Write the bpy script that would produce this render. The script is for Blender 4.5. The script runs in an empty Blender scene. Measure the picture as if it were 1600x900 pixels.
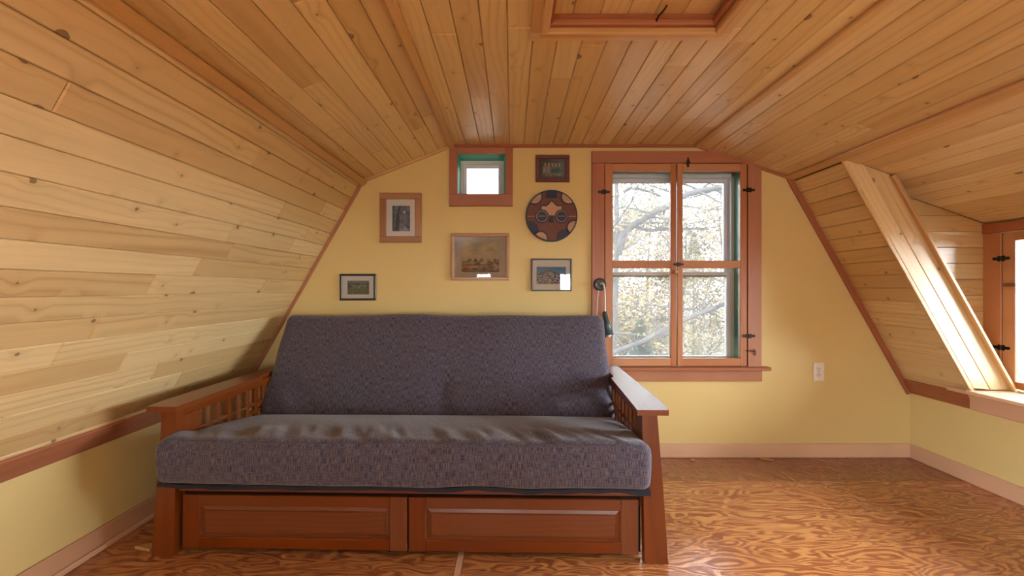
import bpy, math, random
from mathutils import Vector, Matrix, noise as mnoise

# ------------------------------------------------------------------ camera, sky, light, exposure
scene = bpy.context.scene
COL = scene.collection
V = Vector
F = 640.0            # focal length in pixels of the 1600x900 frame
H = 1.10             # eye height
YB = 2.667           # distance of the yellow gable wall

cam_d = bpy.data.cameras.new('camera'); cam = bpy.data.objects.new('camera', cam_d); COL.objects.link(cam)
cam_d.sensor_width = 36.0; cam_d.lens = F / 1600 * 36.0; cam_d.clip_start = 0.05; cam_d.clip_end = 200
cam.location = (0, 0, H); cam.rotation_euler = (math.pi / 2, 0, 0)
scene.camera = cam

SKY = 28.0
world = bpy.data.worlds.new('overcast_sky'); scene.world = world; world.use_nodes = True
_bg = world.node_tree.nodes['Background']
_bg.inputs[0].default_value = (0.86, 0.94, 1.0, 1); _bg.inputs[1].default_value = SKY

vs = scene.view_settings
vs.view_transform = 'Standard'; vs.look = 'None'; vs.gamma = 1.0; vs.use_curve_mapping = False
vs.exposure = 0.58
scene.display_settings.display_device = 'sRGB'
try:
    scene.cycles.max_bounces = 10; scene.cycles.diffuse_bounces = 6; scene.cycles.glossy_bounces = 4
    scene.cycles.transparent_max_bounces = 12; scene.cycles.caustics_reflective = False; scene.cycles.caustics_refractive = False
    scene.cycles.sample_clamp_indirect = 12.0
except Exception: pass

def portal(name, loc, direction, sx, sy):
    """Marks a window opening for sky light sampling; gives no light of its own."""
    d = bpy.data.lights.new(name, 'AREA'); d.shape = 'RECTANGLE'; d.size = sx; d.size_y = sy
    d.cycles.is_portal = True
    o = bpy.data.objects.new(name, d); COL.objects.link(o); o.location = loc
    o.rotation_euler = V(direction).to_track_quat('-Z', 'Y').to_euler()
    return o
portal('daylight_gable_window', (1.07, 2.92, 1.25), (0, -1, 0), 0.95, 1.36)
portal('daylight_small_window', (-0.2, 2.92, 1.84), (0, -1, 0), 0.36, 0.32)
portal('daylight_dormer_window', (2.93, 1.49, 0.97), (-1, 0, 0), 0.98, 1.75)
portal('daylight_rear_window', (1.22, -3.22, 1.0), (0, 1, 0), 0.62, 0.9)
portal('daylight_added_roof_window', (-1.51, -1.375, 1.36), (.87, 0, -.49), 3.0, 1.15)  # sampling portal of the added roof window
portal('daylight_rear_window', (-0.55, -3.22, 1.0), (0, 1, 0), 0.45, 0.9)

# ------------------------------------------------------------------ node helpers and materials
class NT:
    def __init__(s, name):
        s.m = bpy.data.materials.new(name); s.m.use_nodes = True
        s.t = s.m.node_tree; s.t.nodes.clear()
        s.out = s.t.nodes.new('ShaderNodeOutputMaterial')
    def n(s, typ, **kw):
        nd = s.t.nodes.new(typ)
        for k, v in kw.items(): setattr(nd, k, v)
        return nd
    def set(s, sock, v):
        if hasattr(v, 'is_linked'): s.t.links.new(v, sock)
        elif isinstance(v, (int, float)) and hasattr(sock.default_value, '__len__'): sock.default_value = (v,) * len(sock.default_value)
        elif hasattr(v, '__len__') and len(v) == 3 and len(sock.default_value) == 4: sock.default_value = (*v, 1)
        else: sock.default_value = v
    def M(s, op, a, b=None, c=None, clamp=False):
        nd = s.n('ShaderNodeMath', operation=op, use_clamp=clamp); s.set(nd.inputs[0], a)
        if b is not None: s.set(nd.inputs[1], b)
        if c is not None: s.set(nd.inputs[2], c)
        return nd.outputs[0]
    def sep(s, v):
        nd = s.n('ShaderNodeSeparateXYZ'); s.set(nd.inputs[0], v); return nd.outputs
    def comb(s, x, y, z):
        nd = s.n('ShaderNodeCombineXYZ')
        for i, v in enumerate((x, y, z)): s.set(nd.inputs[i], v)
        return nd.outputs[0]
    def noise(s, vec, scale, detail=2.0, rough=.5, dist=0.0):
        nd = s.n('ShaderNodeTexNoise'); s.set(nd.inputs['Vector'], vec); nd.inputs['Scale'].default_value = scale
        nd.inputs['Detail'].default_value = detail; nd.inputs['Roughness'].default_value = rough; nd.inputs['Distortion'].default_value = dist
        return nd.outputs[0]
    def mix(s, f, a, b, mode='MIX'):
        nd = s.n('ShaderNodeMix', data_type='RGBA', blend_type=mode)
        s.set(nd.inputs[0], f); s.set(nd.inputs[6], a); s.set(nd.inputs[7], b); return nd.outputs[2]
    def remap(s, v, a, b, c=0.0, d=1.0):
        nd = s.n('ShaderNodeMapRange'); s.set(nd.inputs[0], v)
        for i, q in enumerate((a, b, c, d)): nd.inputs[i + 1].default_value = q
        return nd.outputs[0]
    def bump(s, h, strength, dist=.002):
        nd = s.n('ShaderNodeBump'); nd.inputs['Strength'].default_value = strength; nd.inputs['Distance'].default_value = dist
        s.set(nd.inputs['Height'], h); return nd.outputs[0]
    def bsdf(s, color, rough=.5, normal=None, metal=0.0, coat=0.0, spec=.5, sheen=0.0):
        p = s.n('ShaderNodeBsdfPrincipled'); s.set(p.inputs['Base Color'], color); s.set(p.inputs['Roughness'], rough)
        p.inputs['Metallic'].default_value = metal; p.inputs['Coat Weight'].default_value = coat; p.inputs['Coat Roughness'].default_value = .25
        p.inputs['Specular IOR Level'].default_value = spec; p.inputs['Sheen Weight'].default_value = sheen
        if normal is not None: s.set(p.inputs['Normal'], normal)
        s.t.links.new(p.outputs[0], s.out.inputs[0]); return s.m

def plain(name, col, rough=.5, metal=0.0, var=.06, scale=30, spec=.5):
    t = NT(name); tc = t.n('ShaderNodeTexCoord').outputs['Object']
    f = t.noise(tc, scale, 3)
    c = t.mix(f, tuple(x * (1 - var) for x in col), tuple(min(1, x * (1 + var)) for x in col))
    return t.bsdf(c, rough, t.bump(f, .08), metal, spec=spec)

def wood(name, light, dark, ring=.008, knots=1.0, rough=.34, vary=.22, contrast=.55, coat=.15, spec=.5):
    t = NT(name)
    g = t.n('ShaderNodeAttribute', attribute_name='gc').outputs['Vector']
    rnd = t.n('ShaderNodeAttribute', attribute_name='gr').outputs['Fac']
    x, y, z = t.sep(g)
    p2 = t.comb(t.M('MULTIPLY', x, 1.0), y, 0.0)
    vor = t.n('ShaderNodeTexVoronoi', voronoi_dimensions='2D'); t.set(vor.inputs['Vector'], p2); vor.inputs['Scale'].default_value = 6.5
    d = vor.outputs['Distance']; cr = t.sep(vor.outputs['Color'])
    sel = t.M('GREATER_THAN', cr[0], 1.0 - .42 * knots) if knots > 0 else 0.0
    halo = t.M('MULTIPLY', t.remap(d, .30, .0), sel)
    wob = t.noise(t.comb(t.M('MULTIPLY', x, .9), t.M('MULTIPLY', rnd, 40.0), 0.0), 1.3, 2)
    wob2 = t.noise(t.comb(t.M('MULTIPLY', x, .5), t.M('MULTIPLY', rnd, 31.0), 7.0), 1.5, 1)
    yy = t.M('ADD', t.M('ADD', y, t.M('MULTIPLY', t.M('SUBTRACT', wob, .5), .13)), t.M('MULTIPLY', t.M('SUBTRACT', rnd, .5), .09))
    zz = t.M('ADD', .012, t.M('MULTIPLY', wob2, .06))
    r = t.M('SQRT', t.M('ADD', t.M('MULTIPLY', yy, yy), t.M('MULTIPLY', zz, zz)))
    r = t.M('ADD', r, t.M('MULTIPLY', halo, .018))
    fine = t.noise(t.comb(t.M('MULTIPLY', x, 5.0), t.M('MULTIPLY', y, 230.0), t.M('MULTIPLY', z, 230.0)), 1.0, 3)
    r = t.M('ADD', r, t.M('MULTIPLY', fine, .0022))
    rings = t.M('PINGPONG', t.M('DIVIDE', r, ring), 1.0)
    rings = t.M('POWER', rings, 3.0)
    rings = t.M('MULTIPLY', rings, t.remap(t.noise(t.comb(t.M('MULTIPLY', x, .8), t.M('MULTIPLY', rnd, 57.0), 2.0), 1.0, 1), .40, .66, .15, 1.0))
    f = t.M('ADD', t.M('MULTIPLY', rings, contrast), t.M('MULTIPLY', t.M('SUBTRACT', fine, .4), .35), clamp=True)
    c = t.mix(f, light, dark)
    big = t.noise(t.comb(t.M('MULTIPLY', x, 2.0), t.M('MULTIPLY', y, 14.0), rnd), 1.0, 3)
    c = t.mix(t.remap(big, .3, .75, 0, .45), c, tuple(q * .74 for q in light))
    tone = t.M('ADD', 1.0 - vary * .55, t.M('MULTIPLY', rnd, vary))
    hs = t.n('ShaderNodeHueSaturation'); t.set(hs.inputs['Value'], tone); t.set(hs.inputs['Color'], c)
    t.set(hs.inputs['Saturation'], t.M('ADD', 1.06, t.M('MULTIPLY', rnd, -.14)))
    t.set(hs.inputs['Hue'], t.M('ADD', .494, t.M('MULTIPLY', rnd, .010)))
    c = hs.outputs[0]
    if knots > 0:
        kr = t.M('MULTIPLY', t.M('SUBTRACT', cr[1], .05), .11)
        kd = t.M('ADD', d, t.M('MULTIPLY', t.M('SUBTRACT', fine, .5), .03))
        k = t.M('MULTIPLY', t.M('LESS_THAN', kd, kr), sel)
        c = t.mix(t.M('MULTIPLY', k, .8), c, tuple(q * .28 for q in dark))
        c = t.mix(t.M('MULTIPLY', t.M('POWER', halo, 3.0), .35), c, tuple(q * .7 for q in dark))
    return t.bsdf(c, t.remap(fine, .2, .8, rough - .05, rough + .09), t.bump(f, .12, .0008), coat=coat, spec=spec)

M = {}
M['pine'] = wood('varnished_pine', (.70, .515, .245), (.43, .25, .085), contrast=.62, coat=.6, rough=.40, ring=.013, knots=1.45)
M['pine_trim'] = wood('pine_trim', (.62, .40, .17), (.40, .21, .075), knots=0, contrast=.5)
M['red_trim'] = wood('red_stained_trim', (.39, .145, .065), (.22, .066, .026), knots=0, contrast=.5, rough=.42)
M['sash'] = wood('orange_stained_sash', (.46, .19, .072), (.28, .10, .035), knots=.25, contrast=.5, rough=.4)
M['cherry'] = wood('cherry_futon_wood', (.185, .047, .009), (.09, .019, .004), knots=0, ring=.011, contrast=.5, rough=.32, vary=.15, coat=.4, spec=.3)
M['base'] = wood('baseboard_pine', (.66, .41, .25), (.48, .25, .13), knots=0, contrast=.5, rough=.45)
M['frame_oak'] = wood('picture_frame_oak', (.37, .17, .065), (.22, .085, .03), knots=0, ring=.006)
M['frame_pale'] = wood('picture_frame_pale_wood', (.45, .24, .11), (.3, .13, .05), knots=0, ring=.006)
M['frame_mahog'] = wood('picture_frame_mahogany', (.13, .025, .018), (.06, .012, .01), knots=0, ring=.006)

def paint_mat():
    t = NT('yellow_wall_paint'); tc = t.n('ShaderNodeTexCoord').outputs['Object']
    f = t.noise(tc, 2.2, 4, .6); g = t.noise(tc, 140, 3)
    c = t.mix(f, (.64, .50, .20), (.69, .555, .25))
    return t.bsdf(c, .55, t.bump(g, .12, .001), spec=.35)
M['paint'] = paint_mat()

def ply_mat():
    t = NT('varnished_plywood')
    g = t.n('ShaderNodeAttribute', attribute_name='gc').outputs['Vector']
    rnd = t.n('ShaderNodeAttribute', attribute_name='gr').outputs['Fac']
    x, y, z = t.sep(g)
    v = t.comb(t.M('MULTIPLY', x, 2.2), t.M('MULTIPLY', y, 9.0), t.M('MULTIPLY', rnd, 9.0))
    n1 = t.noise(v, 1.0, 2.5, .55, .35)
    w = t.remap(t.M('PINGPONG', t.M('MULTIPLY', n1, 30.0), 1.0), .30, .72)
    fine = t.noise(t.comb(t.M('MULTIPLY', x, 9.0), t.M('MULTIPLY', y, 260.0), 0.0), 1.0, 3)
    f = t.M('ADD', t.M('MULTIPLY', w, .92), t.M('MULTIPLY', t.M('SUBTRACT', fine, .45), .5), clamp=True)
    c = t.mix(f, (.55, .25, .085), (.255, .072, .021))
    big = t.noise(g, 1.7, 3)
    c = t.mix(t.remap(big, .35, .7, 0, .2), c, (.24, .07, .02))
    c = t.mix(t.M('MULTIPLY', t.M('GREATER_THAN', rnd, 1.5), .5), c, (.13, .035, .012))  # high-valued sheets get the shade along the gable mixed into their colour
    return t.bsdf(c, t.remap(w, 0, 1, .20, .33), t.bump(w, .35, .0012), coat=.3)
M['ply'] = ply_mat()

def fabric_mat():
    t = NT('woven_blue_brown_fabric'); tc = t.n('ShaderNodeTexCoord').outputs['Object']
    x, y, z = t.sep(tc); s = t.M('ADD', y, t.M('MULTIPLY', z, 1.0))
    a = t.noise(t.comb(t.M('MULTIPLY', x, 32.0), t.M('MULTIPLY', s, 400.0), 0.0), 1.0, 1)
    b = t.noise(t.comb(t.M('MULTIPLY', x, 400.0), t.M('MULTIPLY', s, 32.0), 3.0), 1.0, 1)
    c = t.mix(t.remap(a, .36, .64), (.022, .028, .080), (.112, .078, .072))
    c = t.mix(t.remap(b, .42, .70, 0, .6), c, (.175, .18, .225))
    c = t.mix(t.remap(b, .44, .30, 0, .7), c, (.010, .014, .05))
    h = t.M('ADD', a, b)
    return t.bsdf(c, .92, t.bump(h, .35, .002), spec=.15, sheen=.25)
M['fabric'] = fabric_mat()
M['fabric_black'] = plain('black_underside_cloth', (.012, .013, .022), .9)

def attr_mat(name, rough=.6):
    t = NT(name); c = t.n('ShaderNodeAttribute', attribute_name='Col').outputs['Color']
    return t.bsdf(c, rough, spec=.3)
M['print'] = attr_mat('printed_picture')

def glass_mat(name, veil=0.0, refl=1.0, tint=1.0):
    t = NT(name)
    tr = t.n('ShaderNodeBsdfTransparent'); tr.inputs[0].default_value = (tint, tint, tint, 1); gl = t.n('ShaderNodeBsdfGlossy'); gl.inputs['Roughness'].default_value = .02
    fr = t.n('ShaderNodeFresnel'); fr.inputs['IOR'].default_value = 1.45
    mx = t.n('ShaderNodeMixShader'); t.set(mx.inputs[0], t.M('MULTIPLY', fr.outputs[0], refl, clamp=True))
    t.t.links.new(tr.outputs[0], mx.inputs[1]); t.t.links.new(gl.outputs[0], mx.inputs[2])
    last = mx.outputs[0]
    if veil:
        tl = t.n('ShaderNodeBsdfTranslucent'); tl.inputs[0].default_value = (.9, .95, 1, 1)
        tc = t.n('ShaderNodeTexCoord').outputs['Object']
        m2 = t.n('ShaderNodeMixShader'); t.set(m2.inputs[0], t.remap(t.noise(tc, 5, 4), .3, .7, veil * .7, veil * 1.3))
        t.t.links.new(last, m2.inputs[1]); t.t.links.new(tl.outputs[0], m2.inputs[2]); last = m2.outputs[0]
    t.t.links.new(last, t.out.inputs[0]); return t.m
M['glass'] = glass_mat('window_glass', .0)
M['glass_hazed'] = glass_mat('hazed_dimmed_glass', .020, tint=.5)  # haze over the view and dimming of the outside put into the pane
M['picglass'] = glass_mat('picture_glass', 0.0)
M['green'] = plain('green_painted_jamb', (.03, .42, .30), .45)
M['grey_frame'] = plain('grey_white_window_frame', (.74, .75, .79), .4)
M['iron'] = plain('dark_bronze_metal', (.035, .028, .022), .4, .8)
M['black'] = plain('black_plastic', (.012, .014, .016), .35)
M['black_frame'] = plain('black_picture_frame', (.012, .014, .018), .3)
M['shade'] = plain('grey_green_lamp_enamel', (.05, .085, .085), .35)
M['cord'] = plain('white_cord', (.75, .74, .70), .5)
M['ivory'] = plain('ivory_plastic', (.74, .70, .60), .35)
M['slot'] = plain('dark_slot', (.03, .03, .03), .6)
M['mat_white'] = plain('white_mat_board', (.75, .74, .71), .8, var=.02)
M['mat_cream'] = plain('cream_mat_board', (.78, .73, .64), .8, var=.02)
M['mat_taupe'] = plain('taupe_mat_board', (.40, .35, .27), .8, var=.12, scale=50)
M['mat_green'] = plain('dark_green_mat_board', (.035, .06, .055), .8)
M['mask_brown'] = wood('carved_brown_wood', (.155, .052, .032), (.07, .022, .015), knots=0, ring=.006, rough=.6, coat=0)
M['mask_navy'] = plain('navy_paint', (.012, .017, .042), .55)
M['mask_beige'] = wood('carved_beige_wood', (.50, .32, .19), (.33, .18, .1), knots=0, ring=.008, rough=.6, coat=0)
M['backing'] = plain('roof_backing', (.22, .12, .05), .8)
M['bark'] = plain('grey_bark', (.055, .052, .05), .9, var=.35, scale=14)
M['bark_dark'] = plain('dark_bark', (.03, .026, .022), .9, var=.3, scale=14)
M['leaf_tan'] = plain('tan_spring_leaves', (.12, .088, .036), .8, var=.3, scale=3)
M['leaf_gold'] = plain('golden_leaves', (.135, .096, .03), .8, var=.3, scale=3)
M['leaf_green'] = plain('pale_green_leaves', (.084, .092, .032), .8, var=.3, scale=3)
M['needle'] = plain('dark_green_needles', (.028, .045, .025), .8, var=.3, scale=3)
M['ground'] = plain('leaf_litter_ground', (.07, .05, .03), .95, var=.4, scale=2)
M['siding'] = plain('exterior_siding', (.5, .5, .48), .7)
M['dry_leaf'] = plain('dry_leaf', (.52, .34, .13), .8)
M['chip'] = plain('wood_chip', (.48, .22, .12), .8)

# ------------------------------------------------------------------ mesh builder
WORLD = {}
_pc = [0]
class MB:
    def __init__(s, xf=None): s.v = []; s.f = []; s.g = []; s.r = []; s.col = None; s.xf = xf
    def add(s, verts, faces, gc=None, rnd=None):
        b = len(s.v); _pc[0] += 1
        random_r = rnd if rnd is not None else ((_pc[0] * 0.61803398875) % 1.0)
        off = (_pc[0] * 3.713) % 97.0
        for i, p in enumerate(verts):
            p = V(p); q = V(gc[i]) if gc else p
            s.v.append(p); s.g.append(V((q.x + off, q.y, q.z))); s.r.append(random_r)
        s.f += [tuple(b + i for i in f) for f in faces]
        return s
    def bar(s, p0, p1, wdir, w, t, c=.002, rnd=None):
        p0 = V(p0); p1 = V(p1); u = (p1 - p0); L = u.length; u.normalize()
        v = V(wdir); v = (v - u * v.dot(u)).normalized(); n = u.cross(v)
        a, b = w / 2, t / 2; c = min(c, a * .45, b * .45)
        sec = [(-a + c, -b), (a - c, -b), (a, -b + c), (a, b - c), (a - c, b), (-a + c, b), (-a, b - c), (-a, -b + c)]
        vs_, gs = [], []
        for x in (0, L):
            for (y, z) in sec: vs_.append(p0 + u * x + v * y + n * z); gs.append((x, y, z))
        fs = [(i, (i + 1) % 8, 8 + (i + 1) % 8, 8 + i) for i in range(8)] + [tuple(range(7, -1, -1)), tuple(range(8, 16))]
        return s.add(vs_, fs, gs, rnd)
    def box(s, x0, x1, y0, y1, z0, z1, axis='x', c=.002, rnd=None):
        cx, cy, cz = (x0 + x1) / 2, (y0 + y1) / 2, (z0 + z1) / 2
        if axis == 'x': return s.bar((x0, cy, cz), (x1, cy, cz), (0, 1, 0), y1 - y0, z1 - z0, c, rnd)
        if axis == 'y': return s.bar((cx, y0, cz), (cx, y1, cz), (1, 0, 0), x1 - x0, z1 - z0, c, rnd)
        return s.bar((cx, cy, z0), (cx, cy, z1), (1, 0, 0), x1 - x0, y1 - y0, c, rnd)
    def poly(s, pts, d, grain=None):
        """polygon (3-D points) pushed along d"""
        pts = [V(p) for p in pts]; d = V(d); n = len(pts)
        fs = [tuple(range(n)), tuple(range(2 * n - 1, n - 1, -1))] + [(i, n + i, n + (i + 1) % n, (i + 1) % n) for i in range(n)]
        allp = pts + [p + d for p in pts]
        gs = None
        if grain is not None:
            u = V(grain).normalized(); v = d.normalized().cross(u)
            gs = [((p - pts[0]).dot(u), (p - pts[0]).dot(v), (p - pts[0]).dot(d.normalized())) for p in allp]
        return s.add(allp, fs, gs)
    def board(s, o, u, v, n, pts, T, c=.0035, rnd=None):
        """convex 2-D outline in the (u, v) plane, room face along n, edges eased"""
        o, u, v, n = V(o), V(u), V(v), V(n); k = len(pts)
        A = sum(pts[i][0] * pts[(i + 1) % k][1] - pts[(i + 1) % k][0] * pts[i][1] for i in range(k))
        if A < 0: pts = pts[::-1]
        ins = []
        for i in range(k):
            p, q, r = V((*pts[i - 1], 0)), V((*pts[i], 0)), V((*pts[(i + 1) % k], 0))
            e1 = (q - p).normalized(); e2 = (r - q).normalized()
            n1 = V((-e1.y, e1.x, 0)); n2 = V((-e2.y, e2.x, 0)); dd = 1 + n1.dot(n2)
            m = q + (n1 + n2) * (c / max(dd, .3)); ins.append((m.x, m.y))
        vs_, gs = [], []
        for (pp, z) in ((pts, 0), (pts, T - c), (ins, T)):
            for (a, b) in pp: vs_.append(o + u * a + v * b + n * z); gs.append((a, b - pts[0][1], z))
        fs = [tuple(range(k - 1, -1, -1)), tuple(range(2 * k, 3 * k))]
        for j in (0, 1):
            for i in range(k): fs.append((j * k + i, j * k + (i + 1) % k, (j + 1) * k + (i + 1) % k, (j + 1) * k + i))
        return s.add(vs_, fs, gs, rnd)
    def loft(s, secs, closed_ends=True):
        k = len(secs[0]); vs_ = [V(p) for sc in secs for p in sc]; fs = []
        for j in range(len(secs) - 1):
            for i in range(k): fs.append((j * k + i, j * k + (i + 1) % k, (j + 1) * k + (i + 1) % k, (j + 1) * k + i))
        if closed_ends: fs += [tuple(range(k - 1, -1, -1)), tuple(range((len(secs) - 1) * k, len(secs) * k))]
        c0 = sum((V(p) for p in secs[0]), V()) / k; ax = (sum((V(p) for p in secs[-1]), V()) / k - c0).normalized()
        o1 = ax.orthogonal().normalized(); o2 = ax.cross(o1)
        gs = [((p - c0).dot(ax), (p - c0).dot(o1), (p - c0).dot(o2)) for p in vs_]
        return s.add(vs_, fs, gs)
    def tube(s, path, rad, k=8):
        path = [V(p) for p in path]; rad = rad if isinstance(rad, (list, tuple)) else [rad] * len(path)
        secs = []; ref = None
        for i, p in enumerate(path):
            t = (path[min(i + 1, len(path) - 1)] - path[max(i - 1, 0)]).normalized()
            if ref is None: ref = t.orthogonal().normalized()
            ref = (ref - t * ref.dot(t)).normalized(); b = t.cross(ref)
            secs.append([p + (ref * math.cos(2 * math.pi * q / k) + b * math.sin(2 * math.pi * q / k)) * rad[i] for q in range(k)])
        return s.loft(secs)
    def lathe(s, base, axis, prof, k=24):
        """profile of (radius, height along axis)"""
        base, ax = V(base), V(axis).normalized(); o1 = ax.orthogonal().normalized(); o2 = ax.cross(o1)
        return s.loft([[base + ax * h + (o1 * math.cos(2 * math.pi * q / k) + o2 * math.sin(2 * math.pi * q / k)) * max(r, 1e-4) for q in range(k)] for (r, h) in prof])
    def build(s, name, mat, parent=None, smooth=False, kind=None):
        vs_ = [s.xf(p) for p in s.v] if s.xf else s.v
        lo = [min(p[i] for p in vs_) for i in range(3)]; hi = [max(p[i] for p in vs_) for i in range(3)]
        o = V(((lo[0] + hi[0]) / 2, (lo[1] + hi[1]) / 2, lo[2]))
        me = bpy.data.meshes.new(name); me.from_pydata([p - o for p in vs_], [], s.f)
        me.materials.append(M[mat])
        a = me.attributes.new('gc', 'FLOAT_VECTOR', 'POINT'); a.data.foreach_set('vector', [c for g in s.g for c in g])
        a = me.attributes.new('gr', 'FLOAT', 'POINT'); a.data.foreach_set('value', s.r)
        if s.col:
            a = me.attributes.new('Col', 'FLOAT_COLOR', 'POINT'); a.data.foreach_set('color', [c for q in s.col for c in (*q, 1)])
        if smooth: me.polygons.foreach_set('use_smooth', [True] * len(me.polygons))
        me.update()
        ob = bpy.data.objects.new(name, me); COL.objects.link(ob)
        if parent is not None:
            ob.parent = parent; ob.location = o - WORLD[parent.name]
        else: ob.location = o
        WORLD[ob.name] = o
        if kind: ob['kind'] = kind
        import bmesh as _b
        bm = _b.new(); bm.from_mesh(me); _b.ops.recalc_face_normals(bm, faces=bm.faces); bm.to_mesh(me); bm.free()
        return ob
def empty(name, loc):
    o = bpy.data.objects.new(name, None); COL.objects.link(o); o.location = loc; o.empty_display_size = .05
    WORLD[o.name] = V(loc); return o
def tag(o, label, cat, group=None, kind=None):
    o['label'] = label; o['category'] = cat
    if group: o['group'] = group
    if kind: o['kind'] = kind
    return o
def P(px, py, Y): return V(((px - 800) / F * Y, Y, H - (py - 450) / F * Y))

# ------------------------------------------------------------------ room shell
YR = -3.05
A_ = (-1.743, .446); B_ = (-.975, 1.80); C_ = (-.392, 2.03); D_ = (1.20, 2.03); E_ = (1.8125, 1.82); G_ = (2.592, .425)
Y1, Y2 = 2.257, 2.42            # dormer opening edge, dormer cheek
YD0 = 0.60                     # near end of the dormer
W0 = (1.8125, 1.826); W1 = (2.80, 1.478)
T = .016
rng = random.Random(4)

def slab(name, p, q, ya, yb, label, ext0=.12, ext1=.12, th=.10, holes=None):
    p, q = V((p[0], 0, p[1])), V((q[0], 0, q[1])); v = (q - p).normalized(); n = V((v.z, 0, -v.x))
    m = MB(); a = p - v * ext0 - n * T; b = q + v * ext1 - n * T
    spans = [(ya, yb, 0, 1)] if not holes else holes
    for (y0, y1, f0, f1) in spans:
        aa = a + (b - a) * f0; bb = a + (b - a) * f1
        m.poly([(aa.x, y0, aa.z), (bb.x, y0, bb.z), (bb.x - n.x * th, y0, bb.z - n.z * th), (aa.x - n.x * th, y0, aa.z - n.z * th)], (0, y1 - y0, 0))
    o = m.build(name, 'backing'); tag(o, label, 'ceiling' if name.startswith('ceiling') else 'wall', kind='structure'); return o

def rows(parent, p, q, ya, yb, width, s0=0.0, name='board', joints=None, holes=(), smin=1.3, smax=3.4):
    """boards running along Y on the plane from p to q (XZ)"""
    p, q = V((p[0], 0, p[1])), V((q[0], 0, q[1])); L = (q - p).length; v = (q - p).normalized(); n = V((v.z, 0, -v.x)); u = V((0, 1, 0))
    s = s0 - width if s0 > 0.004 else s0; k = 0
    while s < L - .004:
        a, b = max(s, 0) + .0008, min(s + width, L) - .0008
        cuts = [ya]
        y = yb - rng.uniform(.25, 2.2)
        fixed = joints.get(k) if joints else None
        brk = []
        if fixed: brk = list(fixed); y = min(fixed) - rng.uniform(smin, smax)
        while y > ya + .3: brk.append(y); y -= rng.uniform(smin, smax)
        ys = sorted([ya] + brk + [yb])
        for y0, y1 in zip(ys[:-1], ys[1:]):
            segs = [(y0, y1, a, b)]
            for (ha, hb, h0, h1) in holes:
                nxt = []
                for (c0, c1, d0, d1) in segs:
                    if d1 <= ha or d0 >= hb or c1 <= h0 or c0 >= h1: nxt.append((c0, c1, d0, d1)); continue
                    if c0 < h0: nxt.append((c0, h0, d0, d1))
                    if c1 > h1: nxt.append((h1, c1, d0, d1))
                    m0, m1 = max(c0, h0), min(c1, h1)
                    if d0 < ha: nxt.append((m0, m1, d0, ha))
                    if d1 > hb: nxt.append((m0, m1, hb, d1))
                segs = nxt
            for (c0, c1, d0, d1) in segs:
                if c1 - c0 < .02 or d1 - d0 < .006: continue
                m = MB(); r = rng.random()
                m.board(p - n * T, u, v, n, [(c0 + .0006, d0), (c1 - .0006, d0), (c1 - .0006, d1), (c0 + .0006, d1)], T, .0036 if d1 - d0 > .03 else .001, rnd=r)
                m.build(name, 'pine', parent)
        s += width; k += 1

# floor: plywood sheets
fl = MB().box(-1.95, 2.80, YR - .1, YB + .2, -.12, -.012, 'x', 0).build('floor', 'backing')
tag(fl, 'varnished reddish brown plywood floor with wavy grain', 'floor', kind='structure')
SEAM = 2.335
def sheet(x0, x1, y0, y1, ang=0.0, rnd=None):
    m = MB(); u = V((1, 0, 0)); v = V((0, 1, 0))
    m.board((x0, y0, -.012), u, v, (0, 0, 1), [(.0012, .0012), (x1 - x0 - .0012, .0012), (x1 - x0 - .0012, y1 - y0 - .0012), (.0012, y1 - y0 - .0012)], .012, .0015, rnd=rnd)
    if ang:
        ca, sa = math.cos(ang), math.sin(ang); m.g = [V((g.x * ca - g.y * sa, g.x * sa + g.y * ca, g.z)) for g in m.g]
    return m.build('plywood_sheet', 'ply', fl)
sheet(-1.743, .62, SEAM, YB, .9, 1.7); sheet(.62, 2.592, SEAM, YB, 1.0, 1.8)      # shade along the gable put into these two sheets as a darker colour
sheet(-1.743, -.224, 1.10, SEAM); sheet(-.198, 2.592, 1.10, SEAM)
sheet(-1.743, .9, -.12, 1.10); sheet(.9, 2.592, -.12, 1.10)
sheet(-1.743, -.2, -1.4, -.12); sheet(-.2, 2.592, -1.4, -.12)
sheet(-1.743, .9, YR, -1.4); sheet(.9, 2.592, YR, -1.4)
MB().box(-.2235, -.1985, 1.10, SEAM, -.012, .0006, 'y', .0004).build('seam_strip', 'base', fl)

# back gable wall with two openings
def ztop(x):
    pts = [(-1.743, .446), (-.975, 1.80), (-.392, 2.03), (1.2, 2.03), (1.8125, 1.82), (2.592, .425)]
    if x <= pts[0][0]: return pts[0][1]
    for (a, b), (c, d) in zip(pts[:-1], pts[1:]):
        if a <= x <= c: return b + (d - b) * (x - a) / (c - a)
    return pts[-1][1]
BW = (.625, 1.52, .60, 1.895); SW = (-.362, -.042, 1.70, 1.978)
RWA = (-.76, -.40, .58, 1.42); RWB = (.95, 1.50, .58, 1.42)
def gable(name, y0, y1, ops, label):
    xs = sorted({-1.90, -1.743, -.975, -.392, 1.2, 1.8125, 2.592, 2.75} | {x for o in ops for x in o[:2]})
    m = MB()
    for a, b in zip(xs[:-1], xs[1:]):
        if a >= 2.592 - 1e-6 or b <= -1.743 + 1e-6: za = zb = .446
        else: za, zb = ztop(a), ztop(b)
        za += .06; zb += .06
        op = [o for o in ops if o[0] <= a + 1e-6 and o[1] >= b - 1e-6]
        def pr(q): m.poly(q, (0, y1 - y0, 0))
        if not op: pr([(a, y0, -.1), (b, y0, -.1), (b, y0, zb), (a, y0, za)])
        else:
            o = op[0]; pr([(a, y0, -.1), (b, y0, -.1), (b, y0, o[2]), (a, y0, o[2])]); pr([(a, y0, o[3]), (b, y0, o[3]), (b, y0, zb), (a, y0, za)])
    w = m.build(name, 'paint'); tag(w, label, 'wall', kind='structure'); return w
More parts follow.
